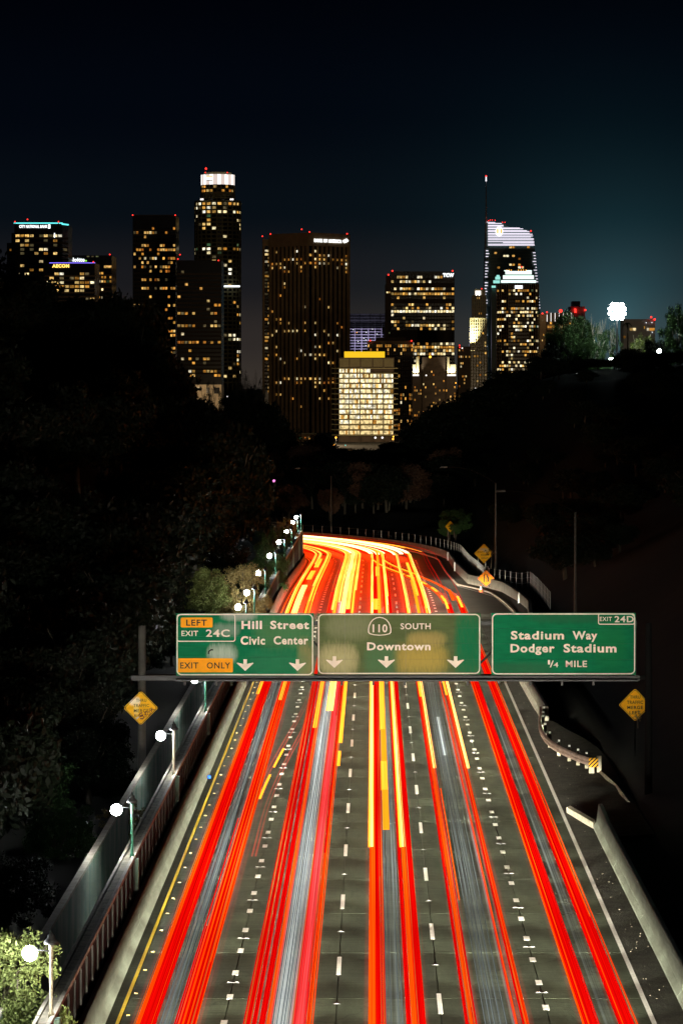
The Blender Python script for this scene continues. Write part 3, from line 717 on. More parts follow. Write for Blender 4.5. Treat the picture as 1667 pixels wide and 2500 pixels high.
# ------------------------------------------------------------------ diamond signs
def diamond(c, h, label, group, m, yaw=0, border=True, name='warning_sign'):
    """c: centre, h: half diagonal. returns the thing; everything is laid out facing -Y round c and then turned by yaw about it"""
    t = thing(name, label, 'road sign', c, group); t.rotation_euler.z = yaw
    x, y, z = c; r = h*.06
    def dia(d, rr=0): return [(x, z-d), (x+d, z), (x, z+d), (x-d, z)]
    def rounded(d, rr):
        out = []
        for (px, pz), (ax, az), (bx, bz) in zip(dia(d), [(-1,1),(-1,-1),(1,-1),(1,1)], [(1,1),(-1,1),(-1,-1),(1,-1)]):
            out += [(px+ax*rr, pz+az*rr), (px+bx*rr, pz+bz*rr)]
        return out
    MB().yprism(rounded(h, r), y, y+.02).build('plate', m, t)
    if border: MB().yring(rounded(h*.955, r), rounded(h*.915, r), y-.006, y).build('border', M['black_sheet'], t)
    return t
def diamonds():
    # thru traffic merge left, on its post at the edge of the slope
    c = at(1549,1721,181); h = 40.5*181/F
    t = diamond(c, h, 'yellow diamond sign reading thru traffic merge left, its tip soiled by leaves', 'yellow diamond signs', M['yellow_sheet'])
    kk = 181/F
    X = lambda u: (u-CU)*kk
    Z = lambda v: CH+(CV-v)*kk
    k3 = 660/1568
    for s, a, b, yb, yt in (('THRU',1275,1335,726,708),('TRAFFIC',1258,1351,757,738),('MERGE',1259,1350,787,768),('LEFT',1272,1335,817,798)):
        lettering(s, X(1000+a*k3), X(1000+b*k3), Z(1400+yb*k3), Z(1400+yt*k3), c.y-.001, M['black_sheet'], t, .02, depth=.006)
    MB().box(c.x-.04,c.x+.04,c.y+.025,c.y+.1,hill(c.x,c.y)-.3,c.z+.4).build('post', M['night_dark'], t)
    # merge right with graffiti, on the gantry column
    c = at(344.5,1728.5,164.6); h = 42.5*164.6/F
    t = diamond(c, h, 'yellow diamond sign with brown graffiti fixed to the round gantry column', 'yellow diamond signs',
        sign_mat('yellow_sheeting_glary', (.85,.46,.015), [(-.3,.32,.28,.22,(.92,.9,.8),.9),(-.22,-.05,.13,.35,(.9,.75,.3),.7)], 3))  # pale patches are glare painted over the yellow
    kk = 164.6/F
    k4 = 120/1568
    X2 = lambda p: (290+p*k4-CU)*kk
    Z2 = lambda q: CH+(CV-(1680+q*k4))*kk
    for s, a, b, yb, yt in (('THRU',560,890,435,340),('TRAFFIC',480,970,600,508),('MERGE',490,955,770,672),('RIGHT',505,880,925,835)):
        lettering(s, X2(a), X2(b), Z2(yb), Z2(yt), c.y-.001, M['black_sheet'], t, .005, depth=.006)
    def spray(pts, r=.022):
        MB().tube([(X2(a), c.y-.012, Z2(b)) for a, b in pts], r, 5).build('graffiti', M['graffiti'], t)
    spray([(760,790),(690,800),(650,860),(690,900),(780,880),(820,930),(770,980),(690,970)], .03); spray([(780,850),(700,870),(690,930)])
    spray([(830,800),(920,730)]); spray([(850,790),(890,860),(880,930)])
    spray([(1000,750),(940,760),(930,840),(980,870),(1020,800),(990,750)]); spray([(1060,770),(1040,660),(990,660),(985,700),(1040,720),(1080,640),(1030,630)]); spray([(1050,690),(1170,690)])
    q = [(535,965),(630,900),(660,925),(570,1000)]
    MB().yprism([(X2(a),Z2(b)) for a,b in q][::-1], c.y-.016, c.y-.008).build('sticker', M['sticker'], t)
    MB().box(c.x-.15,c.x+.15,c.y+.02,c.y+.75,c.z-.3,c.z-.24).build('clamp', M['galv'], t); MB().box(c.x-.15,c.x+.15,c.y+.02,c.y+.75,c.z+.24,c.z+.3).build('clamp', M['galv'], t)
    # exits ahead sign, behind the wall
    Yd = 370; c = at(1180.8,1351.5,Yd); h = 24.6*Yd/F
    t = diamond(c, h, 'large yellow diamond sign partly covered by a grey patch and a dark branch', 'yellow diamond signs',
        sign_mat('yellow_sheeting_patched', (.85,.46,.015), [(-.05,.45,.55,.16,(.5,.42,.34),.95),(.2,.3,.3,.2,(.5,.42,.34),.9)], 7))
    kk = Yd/F
    k5 = 80/1568
    X3 = lambda p: (1140+p*k5-CU)*kk
    Z3 = lambda q: CH+(CV-(1310+q*k5))*kk
    for s, a, b, yb, yt in (('RIGHT LN',490,1030,775,690),('EXITS',670,1040,915,835),('AHEAD',665,980,1075,990)):
        lettering(s, X3(a), X3(b), Z3(yb), Z3(yt), c.y-.001, M['black_sheet'], t, .004, depth=.01)
    MB().box(X3(500),X3(530),c.y+.03,c.y+.1,hill(c.x,c.y)-.3,c.z-.3).build('post', M['galv'], t); MB().box(X3(860),X3(885),c.y+.03,c.y+.1,hill(c.x,c.y)-.3,c.z).build('post', M['galv'], t)
    # far one, among leaves
    Yd = 470; c = at(1098.5,1285.5,Yd); h = 14.5*Yd/F
    t = diamond(c, h, 'distant yellow diamond sign half hidden by leaves where the wall curves', 'yellow diamond signs', M['yellow_sheet'], yaw=.5)
    MB().box(c.x-.35,c.x-.28,c.y+.03,c.y+.1,hill(c.x,c.y)-.3,c.z).build('post', M['galv'], t)
    a = [(c.x-.32,c.z+.02),(c.x-.05,c.z+.12),(c.x-.05,c.z+.28),(c.x+.15,c.z+.1),(c.x-.05,c.z-.04),(c.x-.05,c.z+.03),(c.x-.3,c.z-.08)]
    MB().yprism(a[::-1], c.y-.006, c.y).build('arrow', M['black_sheet'], t)
    # orange work sign on its stand
    Yd = 343; c = at(1185.7,1412,Yd); h = 20.8*Yd/F
    t = diamond(c, h, 'orange diamond lane ends sign on a low stand against the wall', None, M['orange_sign'], border=False)
    k6 = 190/1568; kk = Yd/F
    X4 = lambda p: (1070+p*k6-CU)*kk
    Z4 = lambda q: CH+(CV-(1260+q*k6))*kk
    def pg(pts): MB().yprism([(X4(a),Z4(b)) for a,b in pts][::-1], c.y-.012, c.y).build('symbol_bar', M['black_sheet'], t)
    pg([(908,1180),(930,1178),(930,1335),(908,1337)]); pg([(960,1172),(982,1172),(985,1205),(1018,1245),(1012,1325),(988,1325),(990,1255),(960,1215)])
    for q in (1250,1280,1310): pg([(958,q),(972,q),(972,q+18),(958,q+18)])
    d = h*.955
    MB().yring([(c.x,c.z-d),(c.x+d,c.z),(c.x,c.z+d),(c.x-d,c.z)], [(c.x,c.z-d*.93),(c.x+d*.93,c.z),(c.x,c.z+d*.93),(c.x-d*.93,c.z)], c.y-.008, c.y).build('border', M['red'], t)
    gz0 = zr(Yd)
    for dx in (-.7,.7): MB().tube([(c.x,c.y+.05,c.z-.5),(c.x+dx,c.y+.3*abs(dx),gz0+.03)], .03, 5).build('stand_leg', M['dark_metal'], t)
    for dx in (-.5,.5): MB().obox((c.x+dx+.3,c.y-.2,gz0+.06),(1,.2),.25,.15,.06).build('sandbag', M['red'], t)
    # cone
    p = at(1173,1440,338); p.z = zr(338)
    t = thing('traffic_cone', 'small orange traffic cone with a white collar by the orange sign', 'traffic cone', p)
    mb = MB(); mb.smooth = True; mb.lathe([(.19,.03),(.14,.26),(.135,.26)], 14, p); mb.build('lower_body', M['cone'], t)
    mb = MB(); mb.smooth = True; mb.lathe([(.138,.262),(.075,.56)], 14, p); mb.build('reflective_collar', M['white_post'], t)
    mb = MB(); mb.smooth = True; mb.lathe([(.074,.562),(.035,.72),(.03,.73)], 14, p); mb.build('tip', M['cone'], t)
    MB().box(p.x-.21,p.x+.21,p.y-.21,p.y+.21,p.z,p.z+.035).build('base', M['cone'], t)
    # blue ball lying by the barrier
    o = MB(); o.smooth = True; q = at(511,1897,174); q.z = .12; o.sphere(q, .1, 12)
    tag(o.build('ball', mat('blue_plastic', (.01,.08,.6), .3, spec=.6), None, q), 'small shiny blue ball lying on the pavement against the barrier', 'ball')
diamonds()

# ------------------------------------------------------------------ tall street lights (unlit)
def tall_lights():
    for (u, vb, vt, Y, ua, va, lab) in ((808.5,1299,1162,518,731,1143,'tall unlit street light with a curved arm standing behind the curve'),
                                   (1209.5,1398,1179,366,1089,1140,'tall unlit street light beside the large yellow diamond sign'),
                                   (1403.5,1464,1250,262,1231,1198,'tall unlit street light standing alone on the dark slope')):
        b = at(u, vb, Y); tpt = at(u, vt, Y); a = at(ua, va, Y); b.z = min(b.z, hill(b.x, b.y))
        t = thing('street_light', lab, 'street light', b, 'tall unlit street lights')
        mb = MB(); mb.smooth = True; mb.tube([b, tpt], [.14,.08], 10); mb.build('pole', M['pole_grey'], t)
        mid = (tpt+a)/2 + Vector((0,0,(a.z-tpt.z)*.32))
        mb = MB(); mb.smooth = True; mb.tube([tpt, tpt.lerp(mid,.5)+Vector((0,0,.1)), mid, mid.lerp(a,.5)+Vector((0,0,.12)), a], [.06,.055,.05,.045,.04], 8); mb.build('arm', M['night_dark'], t)
        mb = MB().add([(a.x+.1,a.y-.12,a.z-.1),(a.x+.1,a.y+.12,a.z-.1),(a.x-.7,a.y+.16,a.z-.12),(a.x-.7,a.y-.16,a.z-.12),(a.x+.05,a.y-.07,a.z+.08),(a.x+.05,a.y+.07,a.z+.08),(a.x-.6,a.y+.08,a.z+.05),(a.x-.6,a.y-.08,a.z+.05)],
            [(0,1,2,3),(4,7,6,5),(0,4,5,1),(1,5,6,2),(2,6,7,3),(3,7,4,0)]); mb.build('lamp_head', M['galv'], t)
tall_lights()

# ------------------------------------------------------------------ light trails of the traffic
T = {}
def trail_mats():
    T['red'] = streak_mat('tail_light_red', (.62,.0,.0), (1.15,.004,.002), 1.0)
    T['redhot'] = streak_mat('tail_light_red_dense', (.8,.0,.0), (1.6,.02,.0), 1.0)
    T['orange'] = streak_mat('tail_light_orange', (1.1,.045,.0), (1.2,.17,.005), 1.0)
    T['yellow'] = streak_mat('brake_light_core', (2.2,.62,.02), (2.4,.95,.08), 1.0)
    T['blaze'] = streak_mat('dense_light', (2.2,.5,.02), (3,1.5,.25), 1.0); T['under'] = streak_mat('underside_road_fill', (19,.42,.02), (23,.8,.05), 1.0)
    T['blazewhite'] = streak_mat('densest_light', (3,1.6,.55), (3.5,3.0,1.7), 1.0)
    T['thread'] = streak_mat('dim_thread', (.45,.0,.0), (.8,.3,.06), 1.0)
    T['amber'] = streak_mat('centre_brake_light', (1.5,.42,.01), (1.8,.55,.02), 1.0)
    T['hot'] = streak_mat('dense_light_core', (3.0,1.1,.12), (3.2,1.9,.6), 1.0)
    T['white'] = streak_mat('white_reflection', (.002,.003,.003), (.05,.06,.06), 1.0, soft=True, fine=14)
    T['whiteline'] = streak_mat('white_thread', (.02,.03,.035), (.36,.43,.45), .8)
    T['whitehot'] = streak_mat('white_reflection_strong', (.03,.033,.035), (.42,.45,.45), 1.0, soft=True, fine=20)
    T['softred'] = streak_mat('soft_red_glow', (.0,.0,.0), (.3,.012,.01), 1.0, soft=True, fine=9)
    T['softpink'] = streak_mat('soft_pink_glow', (.03,.006,.006), (.28,.05,.05), 1.0, soft=True, fine=9)
trail_mats()
def streak(kind_, off, z, w, s0, s1, parent, h=.05, name='light_streak', offs=None):
    ss = []
    s = s0
    while s < s1-.01: ss.append(s); s += 8 if s < 284 and offs is None else 3
    ss.append(s1)
    me = bpy.data.meshes.new(name); V = []; A = []; root = root_loc(parent)
    for s in ss:
        o = off if offs is None else offs(s)
        for dx, dz, t in ((-w/2,-h/2,0),(-w/2,h/2,0),(w/2,h/2,1),(w/2,-h/2,1)):
            V.append(tuple(P(s, o+dx, z+dz)-root)); A.append((dx, s, t))
    n = len(ss); Fc = [(i*4+k, (i+1)*4+k, (i+1)*4+(k+1)%4, i*4+(k+1)%4) for i in range(n-1) for k in range(4)] + [(0,1,2,3), (4*n-1,4*n-2,4*n-3,4*n-4)]
    me.from_pydata(V, [], Fc); at_ = me.attributes.new('along', 'FLOAT_VECTOR', 'POINT'); at_.data.foreach_set('vector', [c for a in A for c in a]); me.update()
    me.materials.append(T[kind_])
    if kind_ in ('red', 'orange') or kind_ == 'thread' or (s1 < 320 and kind_ in ('yellow', 'amber', 'hot', 'whiteline')):
        # dark undersides added, keeping the trails' own light off the road
        me.materials.append(M['dark_metal'])
        for p in me.polygons[:(n-1)*4]:
            if p.index % 4 == 3: p.material_index = 1
    if kind_ in ('blaze', 'blazewhite', 'redhot'):
        me.materials.append(T['under'])  # unseen undersides glow extra red, added to fill the road
        for p in me.polygons[:(n-1)*4]:
            if p.index % 4 == 3: p.material_index = 1
    o = bpy.data.objects.new(name, me); col.objects.link(o); o.parent = parent
    return o
END = 530
def trails():
    G = 'light trails of the traffic'
    lab = ['red light trails with blue-grey middle in the lane beside the yellow line', 'many thin red light trails round the broadest white streak',
           'straight yellow and red light trails with amber middle bar between the long dashes', 'red and yellow light trails round thin silvery threads, second lane from the white edge line',
           'plain pair of wide red light trails beside the white edge line']
    t = [thing('light_trail', l, 'light trail', ((LANES[i]+LANES[i+1])/2, 110, .8), G) for i, l in enumerate(lab)]
    zt = .8
    def S(i, k, off, w, s0=80, s1=END, z=zt, h=.05, name=None, offs=None):
        nm = name or {'red':'tail_light_streak','redhot':'tail_light_streak','orange':'tail_light_streak','yellow':'brake_light_streak','amber':'centre_brake_light_streak','hot':'brake_light_streak','blaze':'brake_light_streak','thread':'tail_light_streak','blazewhite':'brake_light_streak'}.get(k, 'reflection_streak')
        streak(k, off, z, w, s0, s1, t[i], h, nm, offs)
    j = lambda a: rnd.uniform(-a, a)
    # lane beside the yellow line
    S(0,'red',-6.78,.52,s1=300,z=.76); S(0,'red',-5.58,.5,s1=300,z=.76)
    for o, w, z in ((-7.06,.05,.82),(-6.98,.03,.84),(-6.62,.045,.84),(-5.8,.035,.84),(-5.42,.06,.84),(-5.3,.04,.83),(-5.66,.03,.86)): S(0,'orange',o,w,z=z)
    S(0,'white',-6.2,.62,s1=290,z=.7)
    for o in (-6.33,-6.2,-6.05): S(0,'whiteline',o,.02,s1=280,z=.9)
    S(0,'yellow',-7.08,.17,212,END,z=.9); S(0,'yellow',-5.58,.2,208,END,z=.9); S(0,'yellow',-5.3,.1,286,END,z=.9)
    S(0,'hot',-6.5,.5,250,330,z=1.0,name='centre_brake_light_streak'); S(0,'yellow',-6.4,.5,345,372,z=1.0); S(0,'yellow',-6.35,.5,386,418,z=1.0)
    S(0,'blaze',-7.2,.14,280,END,z=.95); S(0,'blaze',-5.7,.12,330,END,z=.95)
    # second lane
    for o, w in ((-3.86,.05),(-3.74,.1),(-3.55,.12),(-3.38,.06),(-3.3,.12),(-2.32,.14),(-2.12,.2),(-1.96,.07)): S(1,'red',o,w,s1=320,z=.78+j(.05))
    for o, w in ((-3.14,.06),(-3.08,.03),(-1.88,.055),(-1.8,.03)): S(1,'orange',o,w,z=.86)
    S(1,'whitehot',-2.72,.72,z=1.0,s1=300); S(1,'white',-2.6,1.1,z=.9,s1=300); S(1,'softpink',-2.3,.6,z=.85,s1=250)
    for o in (-2.95,-2.83,-2.7,-2.62,-2.48): S(1,'whiteline',o,.022,z=1.1,s1=300)
    S(1,'yellow',-3.22,.2,191,END,z=.92); S(1,'yellow',-1.72,.2,183,END,z=.92); S(1,'yellow',-1.72,.15,172,178.5,z=.92); S(1,'hot',-2.5,.42,199,END,z=1.1)
    S(1,'blaze',-3.4,.2,290,END,z=.95); S(1,'blaze',-2.95,.25,300,END,z=.95); S(1,'blaze',-2.1,.35,290,END,z=1.0); S(1,'blaze',-1.6,.2,320,END,z=1.0)
    # middle lane
    S(2,'red',.18,.2,z=.76); S(2,'red',.34,.1,z=.76); S(2,'orange',-.04,.2,z=.8); S(2,'orange',.06,.05,z=.84)
    S(2,'red',1.42,.34,z=.76); S(2,'orange',1.24,.12,z=.8); S(2,'orange',1.18,.04,z=.86); S(2,'red',1.08,.14,z=.74)
    S(2,'white',.62,.6,z=.7,s1=260)
    for o in (.42,.55,.78,.9): S(2,'whiteline',o,.018,z=.9,s1=200)
    S(2,'hot',-.06,.16,142,END,z=.92); S(2,'yellow',-.14,.12,142,END,z=.9); S(2,'hot',1.24,.17,142,END,z=.92); S(2,'yellow',1.14,.1,142,END,z=.9)
    S(2,'amber',.56,.28,146,END,z=1.1); S(2,'yellow',.54,.3,160,172,z=1.12); S(2,'yellow',.52,.27,188,255,z=1.12); S(2,'yellow',.3,.5,288,302,z=1.1); S(2,'yellow',.5,.42,352,384,z=1.1)
    # fourth lane
    for o, w in ((2.82,.09),(3.06,.07)): S(3,'red',o,w,z=.78)
    S(3,'orange',2.95,.08,z=.82); S(3,'orange',3.2,.05,128,163,z=.82); S(3,'red',4.3,.07,z=.78); S(3,'orange',4.62,.1,z=.82); S(3,'red',4.52,.07,z=.78)
    S(3,'white',3.75,.85,z=.7,s1=300); S(3,'whitehot',3.72,.3,178,198,z=.8)
    for o in (3.1,3.35,3.5,3.62,3.8,3.98): S(3,'whiteline',o,.016,z=.9,s1=220)
    S(3,'hot',3.06,.14,171,END,z=.92); S(3,'yellow',2.9,.12,210,END,z=.92); S(3,'hot',4.72,.14,171,END,z=.92); S(3,'yellow',4.5,.12,211,END,z=.92)
    S(3,'amber',3.8,.26,224,340,z=1.1); S(3,'blaze',2.95,.22,292,END,z=.95); S(3,'blaze',4.6,.2,292,END,z=.95); S(3,'yellow',3.95,.3,308,400,z=1.1)
    # outer lane
    def entry(base): return lambda s: base + 0*s
    S(4,'red',6.54,.40,s0=80,s1=300,z=.77); S(4,'orange',6.3,.05,s1=300,z=.8); S(4,'red',7.6,.46,s1=300,z=.77); S(4,'orange',7.9,.05,s1=300,z=.8)
    for o in (6.98,7.2): S(4,'white',o,.05,z=.85,s1=190)
    S(4,'yellow',6.35,.2,292,306,z=.9); S(4,'yellow',7.6,.2,294,310,z=.9); S(4,'orange',7.0,.3,300,318,z=1.1)
    # many single vehicles: thin threads at their own heights and places inside the bands, and a soft red fringe round each band
    for i, c, w in ((0,-6.8,.75),(0,-5.55,.7),(1,-3.6,.55),(1,-3.15,.3),(1,-2.15,.6),(2,.08,.55),(2,1.3,.6),(3,2.98,.4),(3,4.5,.5),(4,6.52,.5),(4,7.65,.55)):
        S(i,'softred',c,w*1.5,z=.7,s1=320)
        for _ in range(9 if i < 4 else 4):
            a = rnd.uniform(70,200) if rnd.random() < .3 else 80; S(i,rnd.choice(['red','red','orange','red','red','thread']),c+rnd.uniform(-w/2,w/2),rnd.uniform(.015,.045),a,rnd.choice([300,END,rnd.uniform(a+40,300)]),z=rnd.uniform(.72,1.02),h=.03)
    for i, c, w in ((0,-6.2,.8),(1,-2.6,1.1),(2,.62,.7),(3,3.75,1.1),(4,7.08,.5)):
        for _ in range(5): S(i,'white',c+rnd.uniform(-w/2,w/2),rnd.uniform(.05,.2),80,rnd.uniform(180,300),z=rnd.uniform(.8,1.3),h=.03)
    # lane change crossing the outer lanes
    x = thing('light_trail', 'orange light trail slanting across the lanes beyond the overhead sign', 'light trail', (4,360,.8), G); t.append(x)
    def cross(a, b): return lambda s: a + (b-a)*(1-sstep(298, 432, s)) if s < 432 else a
    for d, w, k in ((0,.16,'orange'),(.25,.05,'orange'),(-.2,.05,'orange'),(1.2,.14,'orange'),(1.45,.05,'orange')):
        S(5, k, 0, w, 300, 470, z=.85, offs=lambda s, d=d: cross(-.2+d, 6.3+d)(s))
    for a, b in ((302,310),(318,326),(334,342),(350,358)): S(5,'yellow',0,.22,a,b,z=.95,offs=lambda s: cross(-.2, 6.3)(s))
    S(5,'yellow',0,.16,362,470,z=.95,offs=lambda s: cross(-.2, 6.3)(s)); S(5,'yellow',0,.16,362,470,z=.95,offs=lambda s: cross(1.1, 7.5)(s))
    # lane change near the short dashes
    x = thing('light_trail', 'dashed yellow turn signal trail crossing the short white dashes below the sign', 'light trail', (-4.7,170,.8), G); t.append(x)
    def c2(d): return lambda s: -5.25+d + 1.7*sstep(150, 225, s)
    S(6,'yellow',0,.1,158.5,168,z=.9,offs=c2(.0)); S(6,'yellow',0,.09,171.5,180,z=.9,offs=c2(.0))
    for d in (-.28,-.12,.35,.5): S(6,'softred',0,.12,140,235,z=.8,offs=c2(d))
    # dense overlapping trails through the curve
    for i, o, w in ((0,-6.9,.5),(0,-5.5,.5),(1,-3.3,.5),(1,-2.0,.5),(2,0,.5),(2,1.2,.5),(3,3,.4),(3,4.6,.4)):
        S(i,'redhot',o,w,300,END,z=.6)
    for i, o in ((1,-2.8),(1,-2.2),(2,-.2),(2,.6),(2,1.4),(3,2.8),(3,3.6),(3,4.4)):
        S(i,'blazewhite',o,.5,438+j(4),END,z=.95+j(.08))
    S(2,'blaze',-.1,.2,300,END,z=.95); S(2,'blaze',1.3,.2,310,END,z=.95); S(0,'blaze',-6.6,.3,400,END,z=.95)
    for i, o in ((3,5.0),(4,6.3),(4,6.9)): S(i,'yellow',o,.14,440+abs(j(20)),END,z=.85+j(.1))
    # headlights of the passing traffic as unseen spots; upward ones added for the signs
    for i in range(5):
        c = (LANES[i]+LANES[i+1])/2
        low = bpy.data.lights.new('low_beam', 'SPOT'); low.energy = LOW_W; low.spot_size = math.radians(11); low.spot_blend = 1; low.shadow_soft_size = .15; low.color = (1,.95,.74)
        high = bpy.data.lights.new('sign_fill_beam', 'SPOT'); high.energy = SIGN_W; high.spot_size = math.radians(13); high.spot_blend = 1; high.shadow_soft_size = .15; high.color = (1,.95,.78)
        def lamp(nm, ld, s, rise, wide):
            o = bpy.data.objects.new(nm, ld); col.objects.link(o); o.parent = t[i]
            p = P(s, c, .65); q = P(s+12, c, .65+12*math.tan(math.radians(rise)))
            o.location = p - root_loc(t[i]); o.rotation_euler = (q-p).to_track_quat('-Z', 'Y').to_euler(); o.scale = (wide,1,1)
        s = 62.0
        while s < (290 if i < 4 else 365): lamp('low_beam', low, s, -4.2, 5.0); s += 6.0
        for s, r in ((48,2.6),(64,3),(80,3.4),(95,3.8),(250,.6),(280,.6),(300,.6)): lamp('sign_fill_beam', high, s, r, 3.0)
trails()

# ------------------------------------------------------------------ trees
def crown_mesh(seed, n_clump, per, leaf_s, shape=(1,1,1), hollow=.35, clump_r=.28):
    r = random.Random(seed); mb = MB()
    cl = []
    while len(cl) < n_clump:
        p = Vector((r.uniform(-1,1), r.uniform(-1,1), r.uniform(-1,1)))
        if hollow < p.length < 1 + .12*math.sin(5*p.x+seed)+.1*math.sin(7*p.z+seed*2): cl.append((p, r.uniform(.6,1.3)*clump_r))
    for p, cr in cl:
        for _ in range(per):
            d = Vector((r.gauss(0,1), r.gauss(0,1), r.gauss(0,1)*.8)); d = d*(cr*r.random()**.5/max(d.length,.01)); q = p + d
            q = Vector((q.x*shape[0], q.y*shape[1], q.z*shape[2]))
            a = Vector((r.gauss(0,1), r.gauss(0,1), r.gauss(0,.7))).normalized(); b = a.orthogonal().normalized(); b.rotate(Matrix.Rotation(r.uniform(0,6.3), 3, a))
            c = a.cross(b); s = leaf_s*r.uniform(.6,1.4)
            mb.add([q-b*s, q-c*s*.42, q+b*s, q+c*s*.42], [(0,1,2,3)])
    return mb.mesh('crown')
def trunk_mesh(seed, bare=False):
    r = random.Random(seed); mb = MB(); mb.smooth = True
    pts = [Vector((0,0,-.3)), Vector((r.uniform(-.05,.05),0,.25)), Vector((r.uniform(-.1,.1),r.uniform(-.1,.1),.55))]
    mb.tube(pts, [.05,.035,.025], 7)
    for k in range(9 if bare else 6):
        a = r.uniform(0,6.3); e = Vector((math.cos(a)*r.uniform(.15,.38), math.sin(a)*r.uniform(.15,.38), r.uniform(.7,.98))); st = pts[1].lerp(pts[2], r.random())
        m = st.lerp(e,.5) + Vector((r.uniform(-.05,.05),r.uniform(-.05,.05),.06)); mb.tube([st,m,e], [.018,.011,.004], 5)
        if bare:
            for q in range(6):
                a2 = r.uniform(0,6.3); st2 = m.lerp(e, r.random()); mb.tube([st2, st2+Vector((math.cos(a2)*.08, math.sin(a2)*.08, r.uniform(.08,.2)))], [.006,.002], 4)
    return mb.mesh('trunk')
CROWN = {}; TRUNK = {}
def tree_protos():
    for i in range(4):
        CROWN['d%d'%i] = crown_mesh(30+i, 95, 110, .03, (.42+.05*i,.42+.05*i,.36), .3, .3)
        CROWN['f%d'%i] = crown_mesh(60+i, 150, 120, .0155, (.45,.45,.36), .3, .2)
        TRUNK[i] = trunk_mesh(90+i)
    CROWN['bush'] = crown_mesh(80, 130, 150, .0165, (.5,.5,.5), .2, .22)
    CROWN['airy'] = crown_mesh(81, 75, 80, .015, (.45,.45,.38), .35, .17)
    CROWN['thin'] = crown_mesh(82, 34, 24, .022, (.4,.4,.4), .35, .2)
    TRUNK['bare'] = trunk_mesh(99, True)
tree_protos()
def tree(x, y, h, w, crown, leafm, label, group=None, bark='bark', trunk=0, name='tree', z=None, zc=.62, cat='tree'):
    z = hill(x, y) if z is None else z
    t = thing(name, label, cat, (x, y, z), group); t.scale = (w, w, h); t.rotation_euler.z = rnd.uniform(0, 6.3)
    for nm, me, mm in (('trunk', TRUNK[trunk], M[bark]), ('crown', CROWN[crown], M[leafm])):
        key = (me.name, mm.name)
        if key not in _tm:
            me2 = me.copy(); me2.materials.clear(); me2.materials.append(mm); _tm[key] = me2
        o = bpy.data.objects.new(nm, _tm[key]); col.objects.link(o); o.parent = t
        if nm == 'crown': o.location = (0,0,zc)
    return t
_tm = {}
def forest():
    L = 'dark leafy tree in the black wood on the slope above the footpath lamps'
    # wood on the slope inside the curve: rows up the slope, denser towards the skyline
    for s in range(190, 436, 13):
        for k in range(3):
            e = 4 + 8.5*k + rnd.uniform(-2.5,2.5); y = s + rnd.uniform(-5,5); x = -12.6 - e - 1.5
            if y < 215 and k == 0: continue
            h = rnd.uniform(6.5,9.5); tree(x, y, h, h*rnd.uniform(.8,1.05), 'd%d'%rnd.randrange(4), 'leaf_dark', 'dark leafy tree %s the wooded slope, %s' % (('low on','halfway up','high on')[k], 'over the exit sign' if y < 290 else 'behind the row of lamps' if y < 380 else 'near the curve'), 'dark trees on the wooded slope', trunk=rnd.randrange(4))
    for y in range(120, 262, 9):
        for k in range(2):
            x = -15.8 - 5*k - rnd.uniform(0,3); h = rnd.uniform(4.5,7)
            tree(x, y+rnd.uniform(-3,3), h, h*.95, 'd%d'%rnd.randrange(4), 'leaf_dark', 'dark leafy tree low on the slope %s' % ('below the first lamps' if y < 165 else 'near the round gantry column' if y < 215 else 'behind the exit sign'), 'dark trees beside the footpath', trunk=rnd.randrange(4))
    for i in range(16):
        y = 168 + i*6.2; x = -13.4 - rnd.uniform(0, 2.2) - (i % 3)*1.6; h = rnd.uniform(2.2,3.6)
        tree(x, y, h, h*1.15, 'f%d'%rnd.randrange(4), 'leaf_dark', 'dark bush filling the ground between the footpath wall and the wood', 'bushes behind the footpath wall', trunk=rnd.randrange(4), name='bush', cat='bush')
    # skyline of that wood: set where it cuts the city off (u, v of the top)
    for u, v, Y, h in ((-10,640,400,9),(20,690,395,9),(70,735,390,8),(110,742,400,8),(150,735,395,8),(195,742,390,8),(240,740,400,8),(285,745,385,8),(318,748,392,8.5),(345,800,380,8),(372,860,372,8),(392,915,365,8),(415,960,360,8),(445,985,355,8),(470,1005,352,7),(497,1035,350,7),(530,1052,352,7),(556,1068,350,6)):
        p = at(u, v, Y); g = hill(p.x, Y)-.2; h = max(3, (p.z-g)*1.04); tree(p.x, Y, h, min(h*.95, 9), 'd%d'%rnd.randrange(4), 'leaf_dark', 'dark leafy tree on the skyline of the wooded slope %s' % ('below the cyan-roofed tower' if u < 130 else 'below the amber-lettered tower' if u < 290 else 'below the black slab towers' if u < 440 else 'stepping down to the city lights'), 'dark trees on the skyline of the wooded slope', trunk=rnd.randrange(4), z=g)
    # beside the footpath, lit by its lamps
    B = 'shrubs and trees lit by the footpath lamps'
    def q(u, v, Y, h, w, cr, lm, lab, **k): p = at(u, v, Y); return tree(p.x, Y, h, w, cr, lm, lab, B, z=p.z-h*.97, **k)
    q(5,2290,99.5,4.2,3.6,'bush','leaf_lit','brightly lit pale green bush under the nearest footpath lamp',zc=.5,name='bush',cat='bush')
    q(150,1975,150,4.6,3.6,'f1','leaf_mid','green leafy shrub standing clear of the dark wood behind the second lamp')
    q(60,1815,165,6,5,'f2','leaf_mid','broad dim green tree at the picture edge below the dark wood'); q(215,1700,178,7,5,'f0','leaf_dark','dim olive tree behind the graffitied diamond sign',trunk=1)
    q(120,1640,185,8,6,'f3','leaf_dark','tall dim tree with a bare branch above the green shrub',trunk='bare'); q(20,2080,128,4,3.6,'f2','leaf_dark','dark shrub low between the first and second lamps',name='bush',cat='bush')
    q(265,1820,172,4,3.4,'f3','leaf_dark','dark shrub beside the round gantry column',name='bush',cat='bush'); q(300,1960,150,2.4,2.2,'airy','leaf_dry','dry brush against the footpath wall',name='bush',cat='bush')
